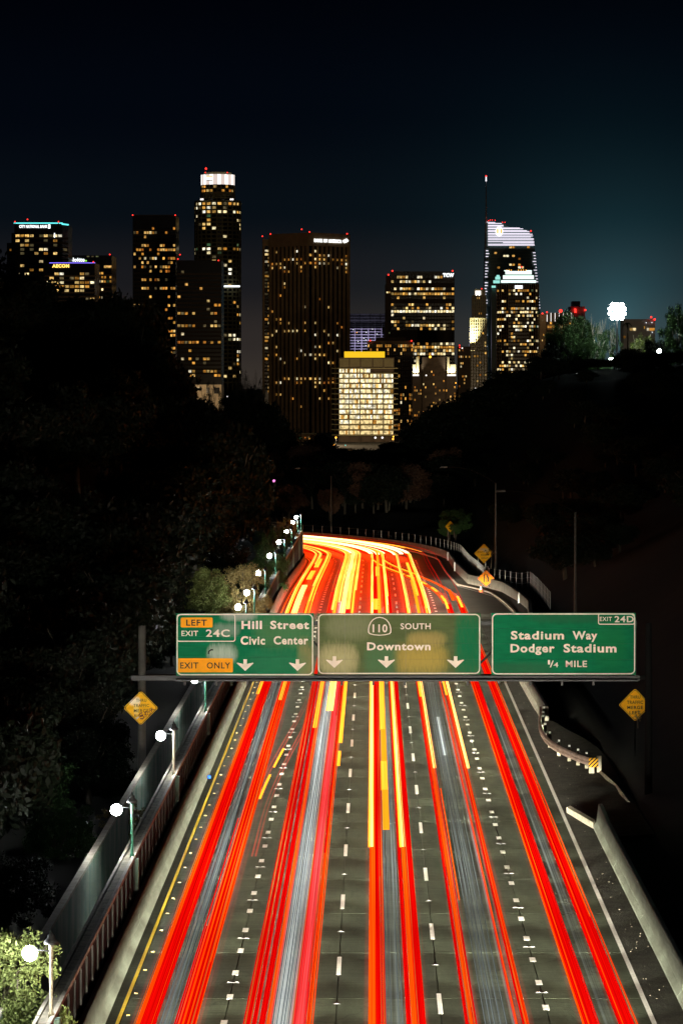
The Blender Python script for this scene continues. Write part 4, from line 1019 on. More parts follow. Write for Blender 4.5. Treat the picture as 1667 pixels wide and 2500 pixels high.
    q(585,1385,268,5.0,4.2,'bush','leaf_dry','dry yellow bush glowing round the lamp above the exit sign',zc=.5,name='bush',cat='bush'); q(495,1378,268,5.2,5.2,'f1','leaf_lit','green shrub lit from one side above the exit sign',zc=.55,name='bush',cat='bush')
    q(655,1330,330,7,4,'f0','leaf_mid','slender green tree lit between the lamps above the sign',trunk=2); q(618,1370,300,5,3.4,'f2','leaf_mid','dim green tree behind the second lamp above the sign'); q(668,1280,372,6,4,'airy','leaf_mid','thin tree behind the last lamps before the curve',trunk='bare')
    q(440,1400,275,7,6,'f3','leaf_dark','dark tree over the corner of the exit sign'); q(555,1330,310,8,6,'f0','leaf_dark','dark tree standing behind the row of lamps'); q(700,1262,412,5,3,'airy','leaf_dry','dry shrub by the lamp at the end of the parapet',name='bush',cat='bush')
    # beyond the curve
    for i in range(60):
        u = rnd.uniform(600, 1090); Y = rnd.uniform(545, 640); p = at(u, 1200, Y); h = rnd.uniform(5,8)
        if hill(p.x, Y) < -1.5 and Y < 540: continue
        tree(p.x, Y, h, h*rnd.uniform(.7,1), ('d%d'%rnd.randrange(4)) if i % 4 else 'airy', 'leaf_redlit' if i % 3 == 0 else 'leaf_dark', 'leafy tree tinged red by the traffic beyond the curve, %s' % ('behind the end of the parapet' if u < 745 else 'around the street light' if u < 880 else 'above the retaining wall' if u < 1000 else 'towards the dark slope'), 'trees beyond the curve', trunk='bare' if i % 5 == 0 else rnd.randrange(4))
    # round tree and its neighbours in front of the bank tower
    W = 'black tree standing before the lights of the city'
    for u, v, Y, h, w, cr in ((650,985,640,11,9.5,'d1'),(622,960,660,12,7,'airy'),(600,1000,650,9,8,'d0'),(575,985,655,9,6,'airy'),(540,1000,655,8,7,'airy'),(690,1040,640,8,6,'d2'),(560,1050,640,7,7,'d3'),(720,1100,640,6,6,'airy'),(470,965,690,7,5,'thin'),(510,950,690,8,6,'thin'),(590,925,680,9,5,'thin'),(612,935,675,9,5,'airy'),(635,945,670,8,5,'thin'),(562,945,685,8,6,'airy')):
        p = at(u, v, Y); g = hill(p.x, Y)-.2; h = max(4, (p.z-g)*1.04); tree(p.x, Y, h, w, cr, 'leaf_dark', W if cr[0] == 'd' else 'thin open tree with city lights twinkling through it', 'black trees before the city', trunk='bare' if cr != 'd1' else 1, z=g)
    for i in range(26):
        u = 690 + i*13 + rnd.uniform(-5,5); Y = rnd.uniform(690,750); p = at(u, rnd.uniform(1066,1112) if u < 780 or u > 990 else rnd.uniform(1078,1112), Y); g = hill(p.x, Y)-.2; h = max(2.5, p.z-g)*1.04
        tree(p.x, Y, h, max(h*.9, 3.5), ('d%d'%rnd.randrange(4)) if i % 3 else 'airy', 'leaf_dark', 'black tree in the row below the glowing office block', 'black trees below the office blocks', trunk=rnd.randrange(4), z=g)
    # slope on the other side of the freeway
    for u, v, Y, h in ((1000,1100,690,7),(1020,1080,690,7),(1045,1062,690,7),(1075,1045,690,7),(1100,1010,695,7),(1130,985,695,7),(1160,962,695,7),(1195,945,700,6),(1225,930,700,6),(1262,905,700,8),(1290,925,700,6),(1320,912,700,5),(1350,902,700,5),(1385,900,700,5),(1420,897,700,4),(1460,888,700,4),(1500,880,700,4),(1540,872,700,5),(1580,868,700,4),(1620,862,700,5),(1660,858,700,5)):
        Y -= 45; p = at(u, v, Y); g = hill(p.x, Y)-.2; h2 = max(2.2, p.z-g); tree(p.x, Y, h2*1.04, max(h2, h)*1.3, 'd%d'%rnd.randrange(4), 'leaf_dark', 'dark bushy tree along the ridge %s' % ('beside the glowing office block' if u < 1110 else 'below the spire tower' if u < 1330 else 'below the stadium light' if u < 1560 else 'below the big hilltop tree'), 'dark trees on the ridge', trunk=rnd.randrange(4), z=g)
    for i in range(70):
        Y = rnd.uniform(300, 640); x = rnd.uniform(17, 17+Y*.06); h = rnd.uniform(2,4.5)
        tree(x, Y, h, h*1.3, 'd%d'%rnd.randrange(4), 'leaf_dark', 'dark scrub on the black slope %s, %s' % ('above the clean green sign' if Y < 420 else 'near the large yellow diamond' if Y < 520 else 'below the ridge', 'low down' if x < 24 else 'high up'), 'scrub on the dark slope', trunk=rnd.randrange(4), name='bush', cat='bush')
    for i, (u, v, Y, h) in enumerate(((1095,1265,480,3.6),(1110,1240,490,5),(1108,1278,468.5,1.5))):
        p = at(u, v, Y); tree(p.x, Y, h, h*.9, 'f2', 'leaf_mid', ['leafy bush behind the distant yellow diamond','taller leafy bush above the distant yellow diamond','sprig of leaves hanging over the distant yellow diamond'][i], 'bushes at the curve', z=p.z-h*.97, name='bush', cat='bush')
    p = at(1198,1340,368.5); tree(p.x, 368.5, 1.9, 1.7, 'thin', 'leaf_dark', 'dark sprig hanging over the large yellow diamond', 'bushes at the curve', z=p.z-1.5, name='bush', cat='bush')
    p = at(1556,1745,180.8); tree(p.x, 180.8, .7, .6, 'thin', 'leaf_dry', 'tuft of dry leaves touching the edge of the merge left sign', z=p.z-.5, name='bush', cat='bush')
    # hilltop trees lit by the stadium light
    H = 'hilltop trees by the stadium light'
    for u, v, Y, h, w, cr, lm, tr, lab in ((1375,770,714,12,8,'f0','leaf_mid',0,'large shadowed tree beside the tower with white fins'),(1415,778,716,11,7,'f1','leaf_mid',1,'dense tree lit teal below the stadium light'),(1350,830,712,7,6,'d1','leaf_dark',2,'dark low tree at the foot of the hilltop group'),
        (1455,792,713,11,5.5,'airy','leaf_mid','bare','thin tree with pale trunks below the stadium light'),(1490,800,715,10,5,'airy','leaf_mid','bare','slim tree with pale trunk next to the floodlight pole'),(1440,850,710,5.5,5,'bush','leaf_mid',0,'green bush at the foot of the thin trees'),
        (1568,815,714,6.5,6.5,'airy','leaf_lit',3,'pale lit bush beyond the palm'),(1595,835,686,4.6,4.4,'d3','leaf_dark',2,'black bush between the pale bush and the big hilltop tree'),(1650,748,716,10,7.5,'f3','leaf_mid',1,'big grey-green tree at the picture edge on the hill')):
        p = at(u, v, Y); g = hill(p.x, Y)-.2; h = max(3, (p.z-g)*1.04); tree(p.x, Y, h, w, cr, lm, lab, H, z=g, trunk=tr, bark='pale_bark')
    # palm
    p = at(1531,880,688); t = thing('palm_tree', 'slender palm with a small head of fronds beside the stadium light', 'palm tree', p)
    top = at(1531,790,688)
    mb = MB(); mb.smooth = True; mb.tube([p-Vector((0,0,1)), p.lerp(top,.5)+Vector((.05,0,0)), top], [.22,.17,.15], 8); mb.build('trunk', M['bark'], t)
    for k in range(16):
        a = k*.393+rnd.uniform(-.15,.15); up = rnd.uniform(.1,.9); mb = MB()
        for i in range(6):
            f = i/5
            c = top + Vector((math.cos(a)*1.1*f, math.sin(a)*1.1*f, up*f-1.1*f*f)); n_ = Vector((-math.sin(a), math.cos(a), 0))*(.16*(1-f)+.02)
            mb.v += [tuple(c-n_), tuple(c+n_+Vector((0,0,.03)))]
            if i: mb.f.append((2*i-2,2*i-1,2*i+1,2*i))
        mb.build('frond', M['leaf_mid'], t)
forest()

# ------------------------------------------------------------------ stadium light
def stadium_light():
    c = at(1505.5,760,705); b = Vector((c.x, c.y, hill(c.x, c.y)-.5))
    t = thing('stadium_floodlight', 'dazzling white bank of stadium floodlights on a tall pole on the hill', 'floodlight', b)
    MB().tube([b, c+Vector((0,.5,1))], [.25,.15], 8).build('pole', M['dark_metal'], t)
    for r in range(4): MB().box(c.x-1.9,c.x+1.9,c.y+.2,c.y+.32,c.z-1.35+.9*r-.05,c.z-1.35+.9*r+.05).build('cross_arm', M['dark_metal'], t)
    for r in range(4):
        n = 4 if r in (1,2) else 3
        for k in range(n):
            x = c.x+(k-(n-1)/2)*.95; z = c.z-1.35+.9*r
            mb = MB(); mb.smooth = True; mb.sphere((x, c.y-.05, z), .43, 12); mb.build('lamp', M['flood'], t)
    ld = bpy.data.lights.new('floodlight_glow', 'POINT'); ld.energy = 2300; ld.color = (.8,1,.93); ld.shadow_soft_size = 1.2
    o = bpy.data.objects.new('floodlight_glow', ld); col.objects.link(o); o.parent = t; o.location = c - b + Vector((0,-2.2,0))
    p = at(1608,857,680); s = thing('site_lamp', 'small round white lamp glowing among the bushes on the ridge', 'lamp', p)
    mb = MB(); mb.smooth = True; mb.sphere(p, .42, 12); mb.build('globe', M['flood'], s); MB().tube([p-Vector((0,0,2.5)), p-Vector((0,0,.4))], .06, 6).build('post', M['dark_metal'], s)
    for i, (u, v) in enumerate(((1493,876),(1503,882),(1517,880),(1526,873))):
        p = at(u, v, 700); MBx = MB().box(p.x-.55,p.x+.55,p.y-.1,p.y+.1,p.z-.16,p.z+.16); o = MBx.build('car_park_light', M['flood'] if i != 1 else M['mint'], None, p)
        tag(o, 'white light low between the tree trunks under the stadium floodlight', 'lamp', 'low white lights on the hill')
stadium_light()

# ------------------------------------------------------------------ city
GZ = -23.0
class Tower:
    def __init__(s, name, label, Y, cat='building'):
        s.Y = Y; s.k = Y/F; s.t = None; s.name = name; s.label = label; s.cat = cat; s.nwin = 0
    def X(s, u): return (u-CU)*s.k
    def Z(s, v): return CH+(CV-v)*s.k
    def root(s, u): s.t = thing(s.name, s.label, s.cat, (s.X(u), s.Y, GZ)); return s.t
    def box(s, nm, u0, u1, v0, v1, y0, y1, m):
        return MB().box(s.X(u0), s.X(u1), s.Y+y0, s.Y+y1, GZ if v1 is None else s.Z(v1), s.Z(v0)).build(nm, M[m], s.t)
    def beacons(s, lst, r=1.0):
        for u, v in lst:
            mb = MB(); mb.sphere((s.X(u), s.Y-1.5, s.Z(v)), r*s.k*1.7, 8); mb.build('beacon', M['beacon'], s.t)
            MB().tube([(s.X(u), s.Y-1.5, s.Z(v)-6*s.k),(s.X(u), s.Y-1.5, s.Z(v)-1.5*s.k)], .3, 5).build('mast', M['dark_metal'], s.t)
    def grid(s, A, B, rows, ncol, wh, lit, wf=.72, spandrel='dark_facade', mull=None, proud=.35, vtop=None, vbot=None, mwf=None, bands=True):
        """windows on the face from A to B (world x,y); rows: list of v (photo) of window centres; wh: window height in photo px; lit(row,col)->material or None"""
        A = Vector((*A,0)); B = Vector((*B,0)); d = B-A; Ln = d.length; d.normalize(); n = Vector((d.y,-d.x,0))
        rot = math.atan2(d.y, d.x); pitch = Ln/ncol; hz = wh*s.k/2
        key = MB().add([(-pitch*wf/2,0,-hz),(pitch*wf/2,0,-hz),(pitch*wf/2,0,hz),(-pitch*wf/2,0,hz)],[(0,1,2,3)]).mesh('window'); vari = {}
        dim = MB()
        for i, v in enumerate(rows):
            for j in range(ncol):
                m = lit(i, j)
                if m is None: continue
                c = A + d*pitch*(j+.5) + n*.12; c.z = s.Z(v)
                if m == 'win_dim' or s.nwin > 285:
                    a = d*pitch*wf/2; dim.add([c-a-Vector((0,0,hz)), c+a-Vector((0,0,hz)), c+a+Vector((0,0,hz)), c-a+Vector((0,0,hz))], [(0,1,2,3)]); continue
                if m not in vari: k2 = key.copy(); k2.materials.append(M[m]); vari[m] = k2
                o = part('window', vari[m], s.t, c, rot); s.nwin += 1
        if dim.v: kind(dim.build('dim_window', M['win_dim'], s.t), 'stuff')
        if bands and len(rows) > 1:     # spandrels between the window rows, standing proud of the glass
            mb = MB()
            zs = [s.Z(v) for v in rows]
            for a, b in zip(zs, zs[1:]):
                z1, z0 = a-hz*1.02, b+hz*1.02
                if z1-z0 < .2: continue
                c = (A+B)/2 + n*(proud/2); c.z = (z0+z1)/2; mb.obox(c, d, Ln/2, proud/2, (z1-z0)/2)
            if mb.v: kind(mb.build('spandrel', M[spandrel], s.t), 'stuff')
        if mull:
            mb = MB(); z1 = s.Z(vtop if vtop else rows[0]-wh); z0 = s.Z(vbot) if vbot else s.Z(rows[-1]+wh); mw = (mwf if mwf else (1-wf)*.9)*pitch/2
            for j in range(ncol+1):
                c = A + d*pitch*j + n*(proud*.6); c.z = (z0+z1)/2; mb.obox(c, d, mw, proud*.6+.05, (z1-z0)/2)
            kind(mb.build('mullion', M[mull], s.t), 'stuff')
def runs(p, seed, choices=(('win',.72),('win_white',.1),('win_dim',.18))):
    """lit(row,col) with a probability per row and lights switched on in runs along a floor"""
    r = random.Random(seed); memo = {}
    def lit(i, j):
        q = p[i] if i < len(p) else 0
        k = (i, j//3)
        if k not in memo: memo[k] = r.random()
        if r.random() > (q if memo[k] < .35+.65*q else q*.35): return None
        x = r.random(); acc = 0
        for m, w in choices:
            acc += w
            if x < acc: return m
        return choices[0][0]
    return lit
def vrows(v0, v1, st): return [v0+st*i for i in range(int((v1-v0)/st)+1)]

def city():
    # --- tower with cyan roof line
    T1 = Tower('office_tower', 'dark office tower with a cyan light line along its roof and white bank lettering', 2600); T1.root(100)
    poly = [(T1.X(36),2600),(T1.X(153),2600),(T1.X(163),2612),(T1.X(163),2650),(T1.X(36),2650)]
    MB().prism(poly, GZ, T1.Z(546)).build('wall', M['glass_dark'], T1.t)
    T1.box('wall_step', 27,36,568,None,6,44,'glass_dark'); T1.box('wall_step', 15,27,592,None,8,44,'glass_dark')
    rows = [575.5,587.5,598.6,608.8,618.6]+vrows(628,780,10.3)
    T1.grid((T1.X(38),2600),(T1.X(153),2600),rows,10,6,runs([.85,.75,.6,.55,.5,.15,.12,.5,.5,.35,.2,.25,.1,.1,.1,.1],3),.82,'dark_facade')
    T1.grid((T1.X(153),2600),(T1.X(163),2612),rows,1,6,runs([.5,.1,.5,.5,.1]+[.2]*12,5),.6,'dark_facade')
    T1.grid((T1.X(15),2608),(T1.X(27),2608),vrows(609,790,10.3),2,5,runs([.7,.2,.1,.1,.1,.1,.8,.8,.8,.3,.2,.1,.1,.1],6),.7,'dark_facade')
    MB().box(T1.X(35),T1.X(154),2599,2600.6,T1.Z(546),T1.Z(543.5)).build('light_strip', M['cyan_led'], T1.t)
    MB().obox(((T1.X(153)+T1.X(163.5))/2,2605.4,T1.Z(547)),(T1.X(163)-T1.X(153),12),7,.4,.5).build('light_strip', M['cyan_led'], T1.t)
    lettering('CITY NATIONAL BANK', T1.X(48),T1.X(117),T1.Z(556.5),T1.Z(549.5),2599.4,M['sign_white'],T1.t,.05,'lit_lettering',depth=.3)
    MB().box(T1.X(118.5),T1.X(124),2599,2599.5,T1.Z(558),T1.Z(548)).build('lit_emblem', M['sign_white'], T1.t)
    MB().box(T1.X(133),T1.X(135.5),2599,2599.6,T1.Z(580),T1.Z(569)).build('light_strip', M['sign_white'], T1.t)
    T1.beacons([(38,541.5),(68.5,536),(144,541.5)])
    # --- back tower with white lettering
    T2 = Tower('office_tower', 'broad dark office tower with white lit lettering near its roof', 2720); T2.root(218)
    T2.box('wall',150,273.5,623.5,None,0,50,'glass_dark')
    T2.grid((T2.X(234),2720),(T2.X(273.5),2720),vrows(667,760,9.9),6,5.5,runs([.3,.7,.7,.1,.3,.1,.35,.3,.2,.1],8),.7)
    MB().box(T2.X(255),T2.X(273),2719,2719.6,T2.Z(654),T2.Z(648.5)).build('lit_floor', M['win_amber'], T2.t)
    for u in (213,224,235): MB().box(T2.X(u),T2.X(u+6),2719.2,2719.7,T2.Z(627.6),T2.Z(624.8)).build('lit_louver', M['win_dim'], T2.t)
    lettering('Deloitte', T2.X(163.5),T2.X(207.5),T2.Z(639),T2.Z(629),2719,M['sign_white'],T2.t,.03,'lit_lettering',depth=.4)
    MB().sphere((T2.X(211),2718.6,T2.Z(637)),.7,8).build('lit_dot', emit('green_dot',(.3,.9,.1),1.2,False), T2.t)
    T2.beacons([(269,621.5)])
    # --- front tower with amber lettering
    T3 = Tower('office_tower', 'office tower with amber lit lettering and a violet roof line', 2560); T3.root(170)
    T3.box('wall',108,232,641.5,None,0,45,'glass_dark')
    rows = [668.5,679,689.7,699.6,709.5]+vrows(719.5,780,10.3)
    T3.grid((T3.X(108),2560),(T3.X(232),2560),rows,10,6,runs([.5,.4,.85,.8,.75,.1,.4,.4,.3,.2,.3],12),.8,'dark_facade')
    MB().box(T3.X(121.5),T3.X(233),2559.2,2560.5,T3.Z(642.6),T3.Z(641)).build('light_strip', M['violet_led'], T3.t)
    lettering('AECOM', T3.X(128.5),T3.X(170),T3.Z(653.5),T3.Z(645),2559.3,M['sign_amber'],T3.t,.05,'lit_lettering',depth=.4)
    T3.beacons([(229,639.5)])
    # --- tall dark slab
    T4 = Tower('office_tower', 'tall plain black slab tower with scattered amber windows', 2850); T4.root(376)
    T4.box('wall',324.5,430,526.5,None,0,45,'glass_dark'); T4.box('roof_kerb',324,430.5,524.5,526.4,-.5,45.5,'dark_facade')
    rows = vrows(557.5,905,10.45); rr = random.Random(4); p = [.12,.55,.3,.05,.6,.5,.15,.4,.55,.6,.1,.05,.3,.12,.75,.05,.2,.1,.4,.15,.1,.15,.5,.1,.65,.6,.4,.2,.6,.7,.2,.3,.4,.2]
    T4.grid((T4.X(326),2850),(T4.X(429),2850),rows,16,6,runs(p,21,(('win_amber',.6),('win',.3),('win_dim',.1))),.78,'dark_facade')
    T4.beacons([(324.8,525.5),(428.6,525.5)])
    T5 = Tower('office_tower', 'lower black slab tower with few lit floors in front of the round tower', 2750); T5.root(486)
    T5.box('wall',431,541,635.5,None,0,45,'glass_dark')
    rows = vrows(664,925,10.1); p = [.2,.1,.05,.3,.05,.25,.08,.05,.05,.2,.55,.05,.1,.65,.05,.05,.2,.4,.05,.25,.05,.6,.3,.05,.6,.5,.4]
    T5.grid((T5.X(433),2750),(T5.X(540),2750),rows,12,6,runs(p,22,(('win',.5),('win_amber',.3),('win_dim',.2))),.74,'dark_facade')
    T5.beacons([(435,632.5),(440,622),(534,636)])
    # --- round tower with glowing crown
    T6 = Tower('round_tower', 'tallest round tower with a glowing white crown', 3050); T6.root(530)
    cx, cy = T6.X(529.5), 3050+T6.k*57
    def ring(r, n=26, ph=0): return [(cx+r*T6.k*math.cos(2*math.pi*(i+.5)/n+ph), cy+r*T6.k*math.sin(2*math.pi*(i+.5)/n+ph)) for i in range(n)]
    MB().prism(ring(56), GZ, T6.Z(492)).build('wall', M['glass_dark'], T6.t); MB().prism(ring(41), T6.Z(492), T6.Z(449)).build('upper_wall', M['glass_dark'], T6.t)
    MB().prism(ring(57), T6.Z(492), T6.Z(488)).build('setback_ledge', M['olive_facade'], T6.t); MB().prism(ring(43), T6.Z(477), T6.Z(474)).build('cornice', M['olive_facade'], T6.t)
    rows = vrows(496.5,940,10.05); pr = [.8,.85,.9,.3,.35,.4,.25,.25,.25,.05,.4,.7,.5,.3,.35,.3,.3,.1,.1,.15,.1,.3,.3,.25,.2,.15,.15,.2,.2,.2,.15,.25,.7,.6,.4,.1,.45,.4,.35,.2,.3,.3,.2,.2,.2]
    pts = ring(56)
    for i in range(13, 26):
        A, B = pts[i], pts[(i+1)%26]
        f = runs(pr, 100+i, (('win_white',.3),('win',.55),('win_dim',.15)))
        T6.grid(A, B, rows, 1, 6, f, .66, 'olive_facade', 'olive_facade', .5, 492, 960, .22)
    pts = ring(41)
    for i in range(13, 26):
        T6.grid(pts[i], pts[(i+1)%26], [454,464,476,486], 1, 5.5, runs([.6,.5,.0,.0], 300+i, (('win_amber',.5),('win',.5))), .7, 'olive_facade', 'olive_facade', .4, 450, 491, .2)
    cr = ring(40, 26)
    for i in range(26):
        (x0,y0),(x1,y1) = cr[i], cr[(i+1)%26]; ex, ey = ((x0+x1)/2-cx), ((y0+y1)/2-cy); q = .985
        a = (x0+(x1-x0)*.05, y0+(y1-y0)*.05); b = (x0+(x1-x0)*.95, y0+(y1-y0)*.95)
        if ey > 8: continue
        c = Vector(((a[0]+b[0])/2, (a[1]+b[1])/2, (T6.Z(449)+T6.Z(424))/2)); MB().obox(c, (b[0]-a[0], b[1]-a[1]), math.dist(a,b)/2, .5, (T6.Z(424)-T6.Z(449))/2).build('crown_panel', M['crown_white'] if i % 2 else M['crown_soft'], T6.t)
    MB().prism(ring(34), T6.Z(449), T6.Z(418)).build('crown_core', M['olive_facade'], T6.t)
    c = T6.X(511); MB().box(T6.X(503.5),T6.X(519),cy-T6.k*41.5,cy-T6.k*40.6,T6.Z(440),T6.Z(428)).build('crown_emblem', emit('crown_emblem',(1,.97,.95),1.3,False), T6.t)
    MB().box(T6.X(503.5),T6.X(518.5),cy-T6.k*41.7,cy-T6.k*41.5,T6.Z(430.4),T6.Z(428.2)).build('emblem_band', M['gold'], T6.t); MB().box(T6.X(504),T6.X(518.5),cy-T6.k*41.7,cy-T6.k*41.5,T6.Z(440.4),T6.Z(438.8)).build('emblem_edge', M['grey_facade'], T6.t)
    for u in (491.5,495.5,564,568.5): MB().sphere((T6.X(u),3050-2,T6.Z(487)),T6.k*2.4,10).build('setback_lamp', M['crown_white'], T6.t)
    MB().box(T6.X(541),T6.X(586),3049,3050,T6.Z(701),T6.Z(697)).build('light_strip', M['sign_white'], T6.t)
    T6.beacons([(503.5,412)],1.5); T6.beacons([(502,421.5),(555.5,421.5)],.8)
    # --- bank tower, its corner towards us
    T7 = Tower('bank_tower', 'massive dark tower seen corner on, with vertical ribs and white bank lettering at its top', 2900); T7.root(752)
    k = T7.k; C = Vector((T7.X(752),2900)); Lp = Vector((T7.X(659),2900+93*k)); Rp = Vector((T7.X(848),2900+96*k)); Bk = Lp+Rp-C
    poly = [tuple(C),tuple(Rp),tuple(Bk),tuple(Lp)]
    MB().prism(poly, GZ, T7.Z(569)).build('wall', M['glass_dark'], T7.t)
    rows = vrows(612.5,1010,9.75)
    p = [.15,.25,.75,.7,.55,.35,.05,.05,.05,.15,.05,.05,.05,.05,.2,.25,.05,.1,.35,.15,.45,.25,.1,.3,.2,.2,.45,.25,.15,.1,.15,.1,.45,.55,.1,.1,.35,.2,.15,.3,.1]
    for q, (A, B) in enumerate(((Lp,C),(C,Rp))):
        d = (B-A).normalized(); n = Vector((d.y,-d.x))
        T7.grid(tuple(A), tuple(B), rows, 9, 5.5, runs([min(1,x*(1.15 if q else .85)) for x in p], 40+q, (('win',.55),('win_amber',.3),('win_white',.15))), .5, 'glass_dark', None, .05)
        Ln = (B-A).length
        for j in range(10):
            c = A + d*(Ln*j/9); w = 1.5 if j not in (0,9) else 2.2
            if q and j == 0: continue
            cc = Vector((c.x,c.y,0)) + Vector((n.x,n.y,0))*.9; cc.z = (GZ+T7.Z(600))/2
            MB().obox(cc, (d.x,d.y), w*.5, .9, (T7.Z(600)-GZ)/2).build('rib', M['brown'], T7.t)
        cc = (A+B)/2; c3 = Vector((cc.x,cc.y,0)) + Vector((n.x,n.y,0))*.95; c3.z = (T7.Z(568)+T7.Z(600))/2
        MB().obox(c3, (d.x,d.y), Ln/2+.9, .97, (T7.Z(568)-T7.Z(600))/2).build('top_band', M['brown'], T7.t)
    d = (Rp-C).normalized(); n = Vector((d.y,-d.x)); Ln = (Rp-C).length
    right = (Vector((C.x,C.y,0))+Vector((n.x,n.y,0))*2.1, Vector((d.x,d.y,0)), Vector((n.x,n.y,0)))
    f = lambda u: (u-752)/96*Ln
    lettering('BANK OF AMERICA', f(762.5), f(828.5), T7.Z(590.5), T7.Z(582.5), 0, M['sign_white'], T7.t, .05, 'lit_lettering', right=right, depth=.4)
    for r_ in range(5):      # flag-like emblem of slanted bars
        a = [(830.5+r_*2.4, 586-r_*1.2),(838+r_*2.0-2,592-r_*.9-1)]
        x0, x1 = f(830.3+r_*2.2), f(836.5+r_*2.2-.6*abs(r_-2)); z0, z1 = T7.Z(585.5-r_*1.1), T7.Z(590.8-r_*1.1)
        w = .42
        mb = MB().add([(x0,-.4,z0),(x1,-.4,z1),(x1+w*1.5,-.4,z1+w*2),(x0+w*1.5,-.4,z0+w*2)], [(0,1,2,3)]); mb.add([(x0,0,z0),(x1,0,z1),(x1+w*1.5,0,z1+w*2),(x0+w*1.5,0,z0+w*2)], [(0,1,2,3)])
        o_, r2, n2 = right; mb.v = [tuple(o_ + r2*x + n2*(-y) + Vector((0,0,z))) for x, y, z in mb.v]; mb.build('lit_emblem_bar', M['sign_white'], T7.t)
    T7.Y = 2900+93*k; wl = 2900+95*k
    MB().box((637-CU)*k, (660-CU)*k, wl+2, wl+40, GZ, CH+(CV-581)*k).build('side_wing', M['glass_dark'], T7.t); T7.k = k
    MB().box((640.5-CU)*k, (659-CU)*k, wl+1, wl+3, CH+(CV-596)*k, CH+(CV-579.5)*k).build('wing_top', M['brown'], T7.t); MB().box((638.5-CU)*k, (643-CU)*k, wl+.6, wl+2.6, GZ, CH+(CV-579)*k).build('wing_pier', M['brown'], T7.t)
    T7.grid(((643.5-CU)*k, wl+1.9), ((659-CU)*k, wl+1.9), vrows(608.5,960,8.9), 2, 5, runs([.8,.8,.8,.9,.1,.3,.8,.8,.8,.8,.9,.3,.7,.1,.1,.1,.6,.2,.7,.7]+[.45]*22,47,(('win',.7),('win_dim',.3))), .92, 'dark_facade')
    T7.Y = 2900
    T7.beacons([(641,577),(660.5,571.5),(755.5,566.5),(847,571),(736.5,560)],1.0)
    # --- unfinished frame
    T8 = Tower('unfinished_tower', 'unfinished concrete frame tower with bare floors between the bank tower and the black office tower', 3300); T8.root(892)
    T8.box('core',850,946,765,None,14,30,'grey_facade')
    for i, v in enumerate(vrows(802.5,900,7)): T8.box('floor_slab',849,932+4*(i>1),v,v+1.1,0,26,'violet_frame')
    for u in (849,866,882.5,899,915.5,931): T8.box('column',u-.7,u+.7,801,None,.4,2,'violet_frame')
    for v in (783,788,793,797.5): T8.box('scaffold_rail',849,948,v-.2+(892-849)*0,v+.3,0,1,'grey_facade')
    for u in (866,882,899,915,932,945): T8.box('scaffold_post',u-.25,u+.25,779-(u-866)*.06,803,0,1,'grey_facade')
    for u, v in ((871,812),(909,803.5),(862,805),(894,811.5),(888,826),(893,830),(920,815.5),(893,844),(874,834)): MB().sphere((T8.X(u),3299,T8.Z(v)),T8.k*1.0,6).build('work_light', M['sign_white'] if u != 871 else M['orange_lamp'], T8.t)
    ld = bpy.data.lights.new('site_fill','POINT'); ld.energy = 26000; ld.color = (.75,.7,1); ld.shadow_soft_size = 1  # point light added in front to brighten the dark frame
    o = bpy.data.objects.new('site_fill', ld); col.objects.link(o); o.parent = T8.t; o.location = Vector((T8.X(890),3275,T8.Z(835)))-root_loc(T8.t)
    # --- black tower with three white letters
    T9 = Tower('office_tower', 'black box office tower with bright window rows and three white letters in its corner', 2800); T9.root(1030)
    T9.box('wall',953,1109,662.5,None,0,50,'glass_dark'); T9.box('side_wall',942,953,672,None,4,50,'dark_facade'); T9.box('side_wall',939.8,942,694,None,6,48,'dark_facade')
    rows = [676.5,687.5,705,717.3,727,743.7,752.3,760.4,768.7,776.7,785.6,794.3,802.7]+[839.5,847.6,856,864]+vrows(873,990,8.2)
    pp = [.55,.75,.7,.97,.35,.35,.8,1,.08,.12,.4,.5,.45,.75,.95,.9,.85]+[.15]*15
    lf = runs(pp, 61, (('win',.55),('win_white',.3),('win_dim',.15)))
    def lit9(i, j):
        if i < 2 and j >= 18: return None
        if i in (3,7,14) and rnd.random() < .9: return 'win_white' if i == 7 else 'win'
        return lf(i, j)
    T9.grid((T9.X(954),2800),(T9.X(1108.5),2800),rows,22,5.8,lit9,.78,'dark_facade','dark_facade',.3,670,990,.12)
    T9.grid((T9.X(942.3),2803.8),(T9.X(953),2803.8),vrows(705,860,8.3),2,4,runs([0,.3,.1,.4,0,0,0,0,.2,.3]+[.1]*10,63),.6,'dark_facade')
    lettering('TCW', T9.X(1080.5),T9.X(1107.5),T9.Z(676.5),T9.Z(667),2799,M['sign_white'],T9.t,.07,'lit_lettering',depth=.5)
    T9.beacons([(957.5,661.5),(948,671),(1104,661.5)],1.2)
    # --- ribbed mid-rise
    T10 = Tower('office_building', 'ribbed mid-rise with amber top windows between the glowing office block and the black tower', 2650); T10.root(955)
    T10.box('wall',897,1008,832.5,None,0,45,'glass_dark'); T10.box('plant_room',916,990,823.5,832.4,6,36,'dark_facade'); T10.box('roof_band',896,1008.6,832,839.6,-.5,1,'brown')
    rows = [844.3,854,863]+vrows(872,1065,9.2)
    pp = [.75,.35,.3]+[.08,.3,.35,.05,.1,.1,.05,.15,.15,.2,.55,.6,.15,.2,.5,.55,.4,.4,.5,.3]
    la = runs(pp,71,(('win_amber',.6),('win',.4)))
    T10.grid((T10.X(897),2650),(T10.X(1008),2650),rows,21,6.5,la,.62,'dark_facade','brown',.4,838,1070,.22)
    T10.beacons([(903.5,831.5),(1004,832)])
    # --- glowing office block with floor slabs
    T11 = Tower('glowing_office_block', 'square office block glowing warm white on every floor, with dark floor slabs jutting out', 2450); T11.root(893)
    T11.box('wall',829,961,898,None,1,46,'dark_facade')
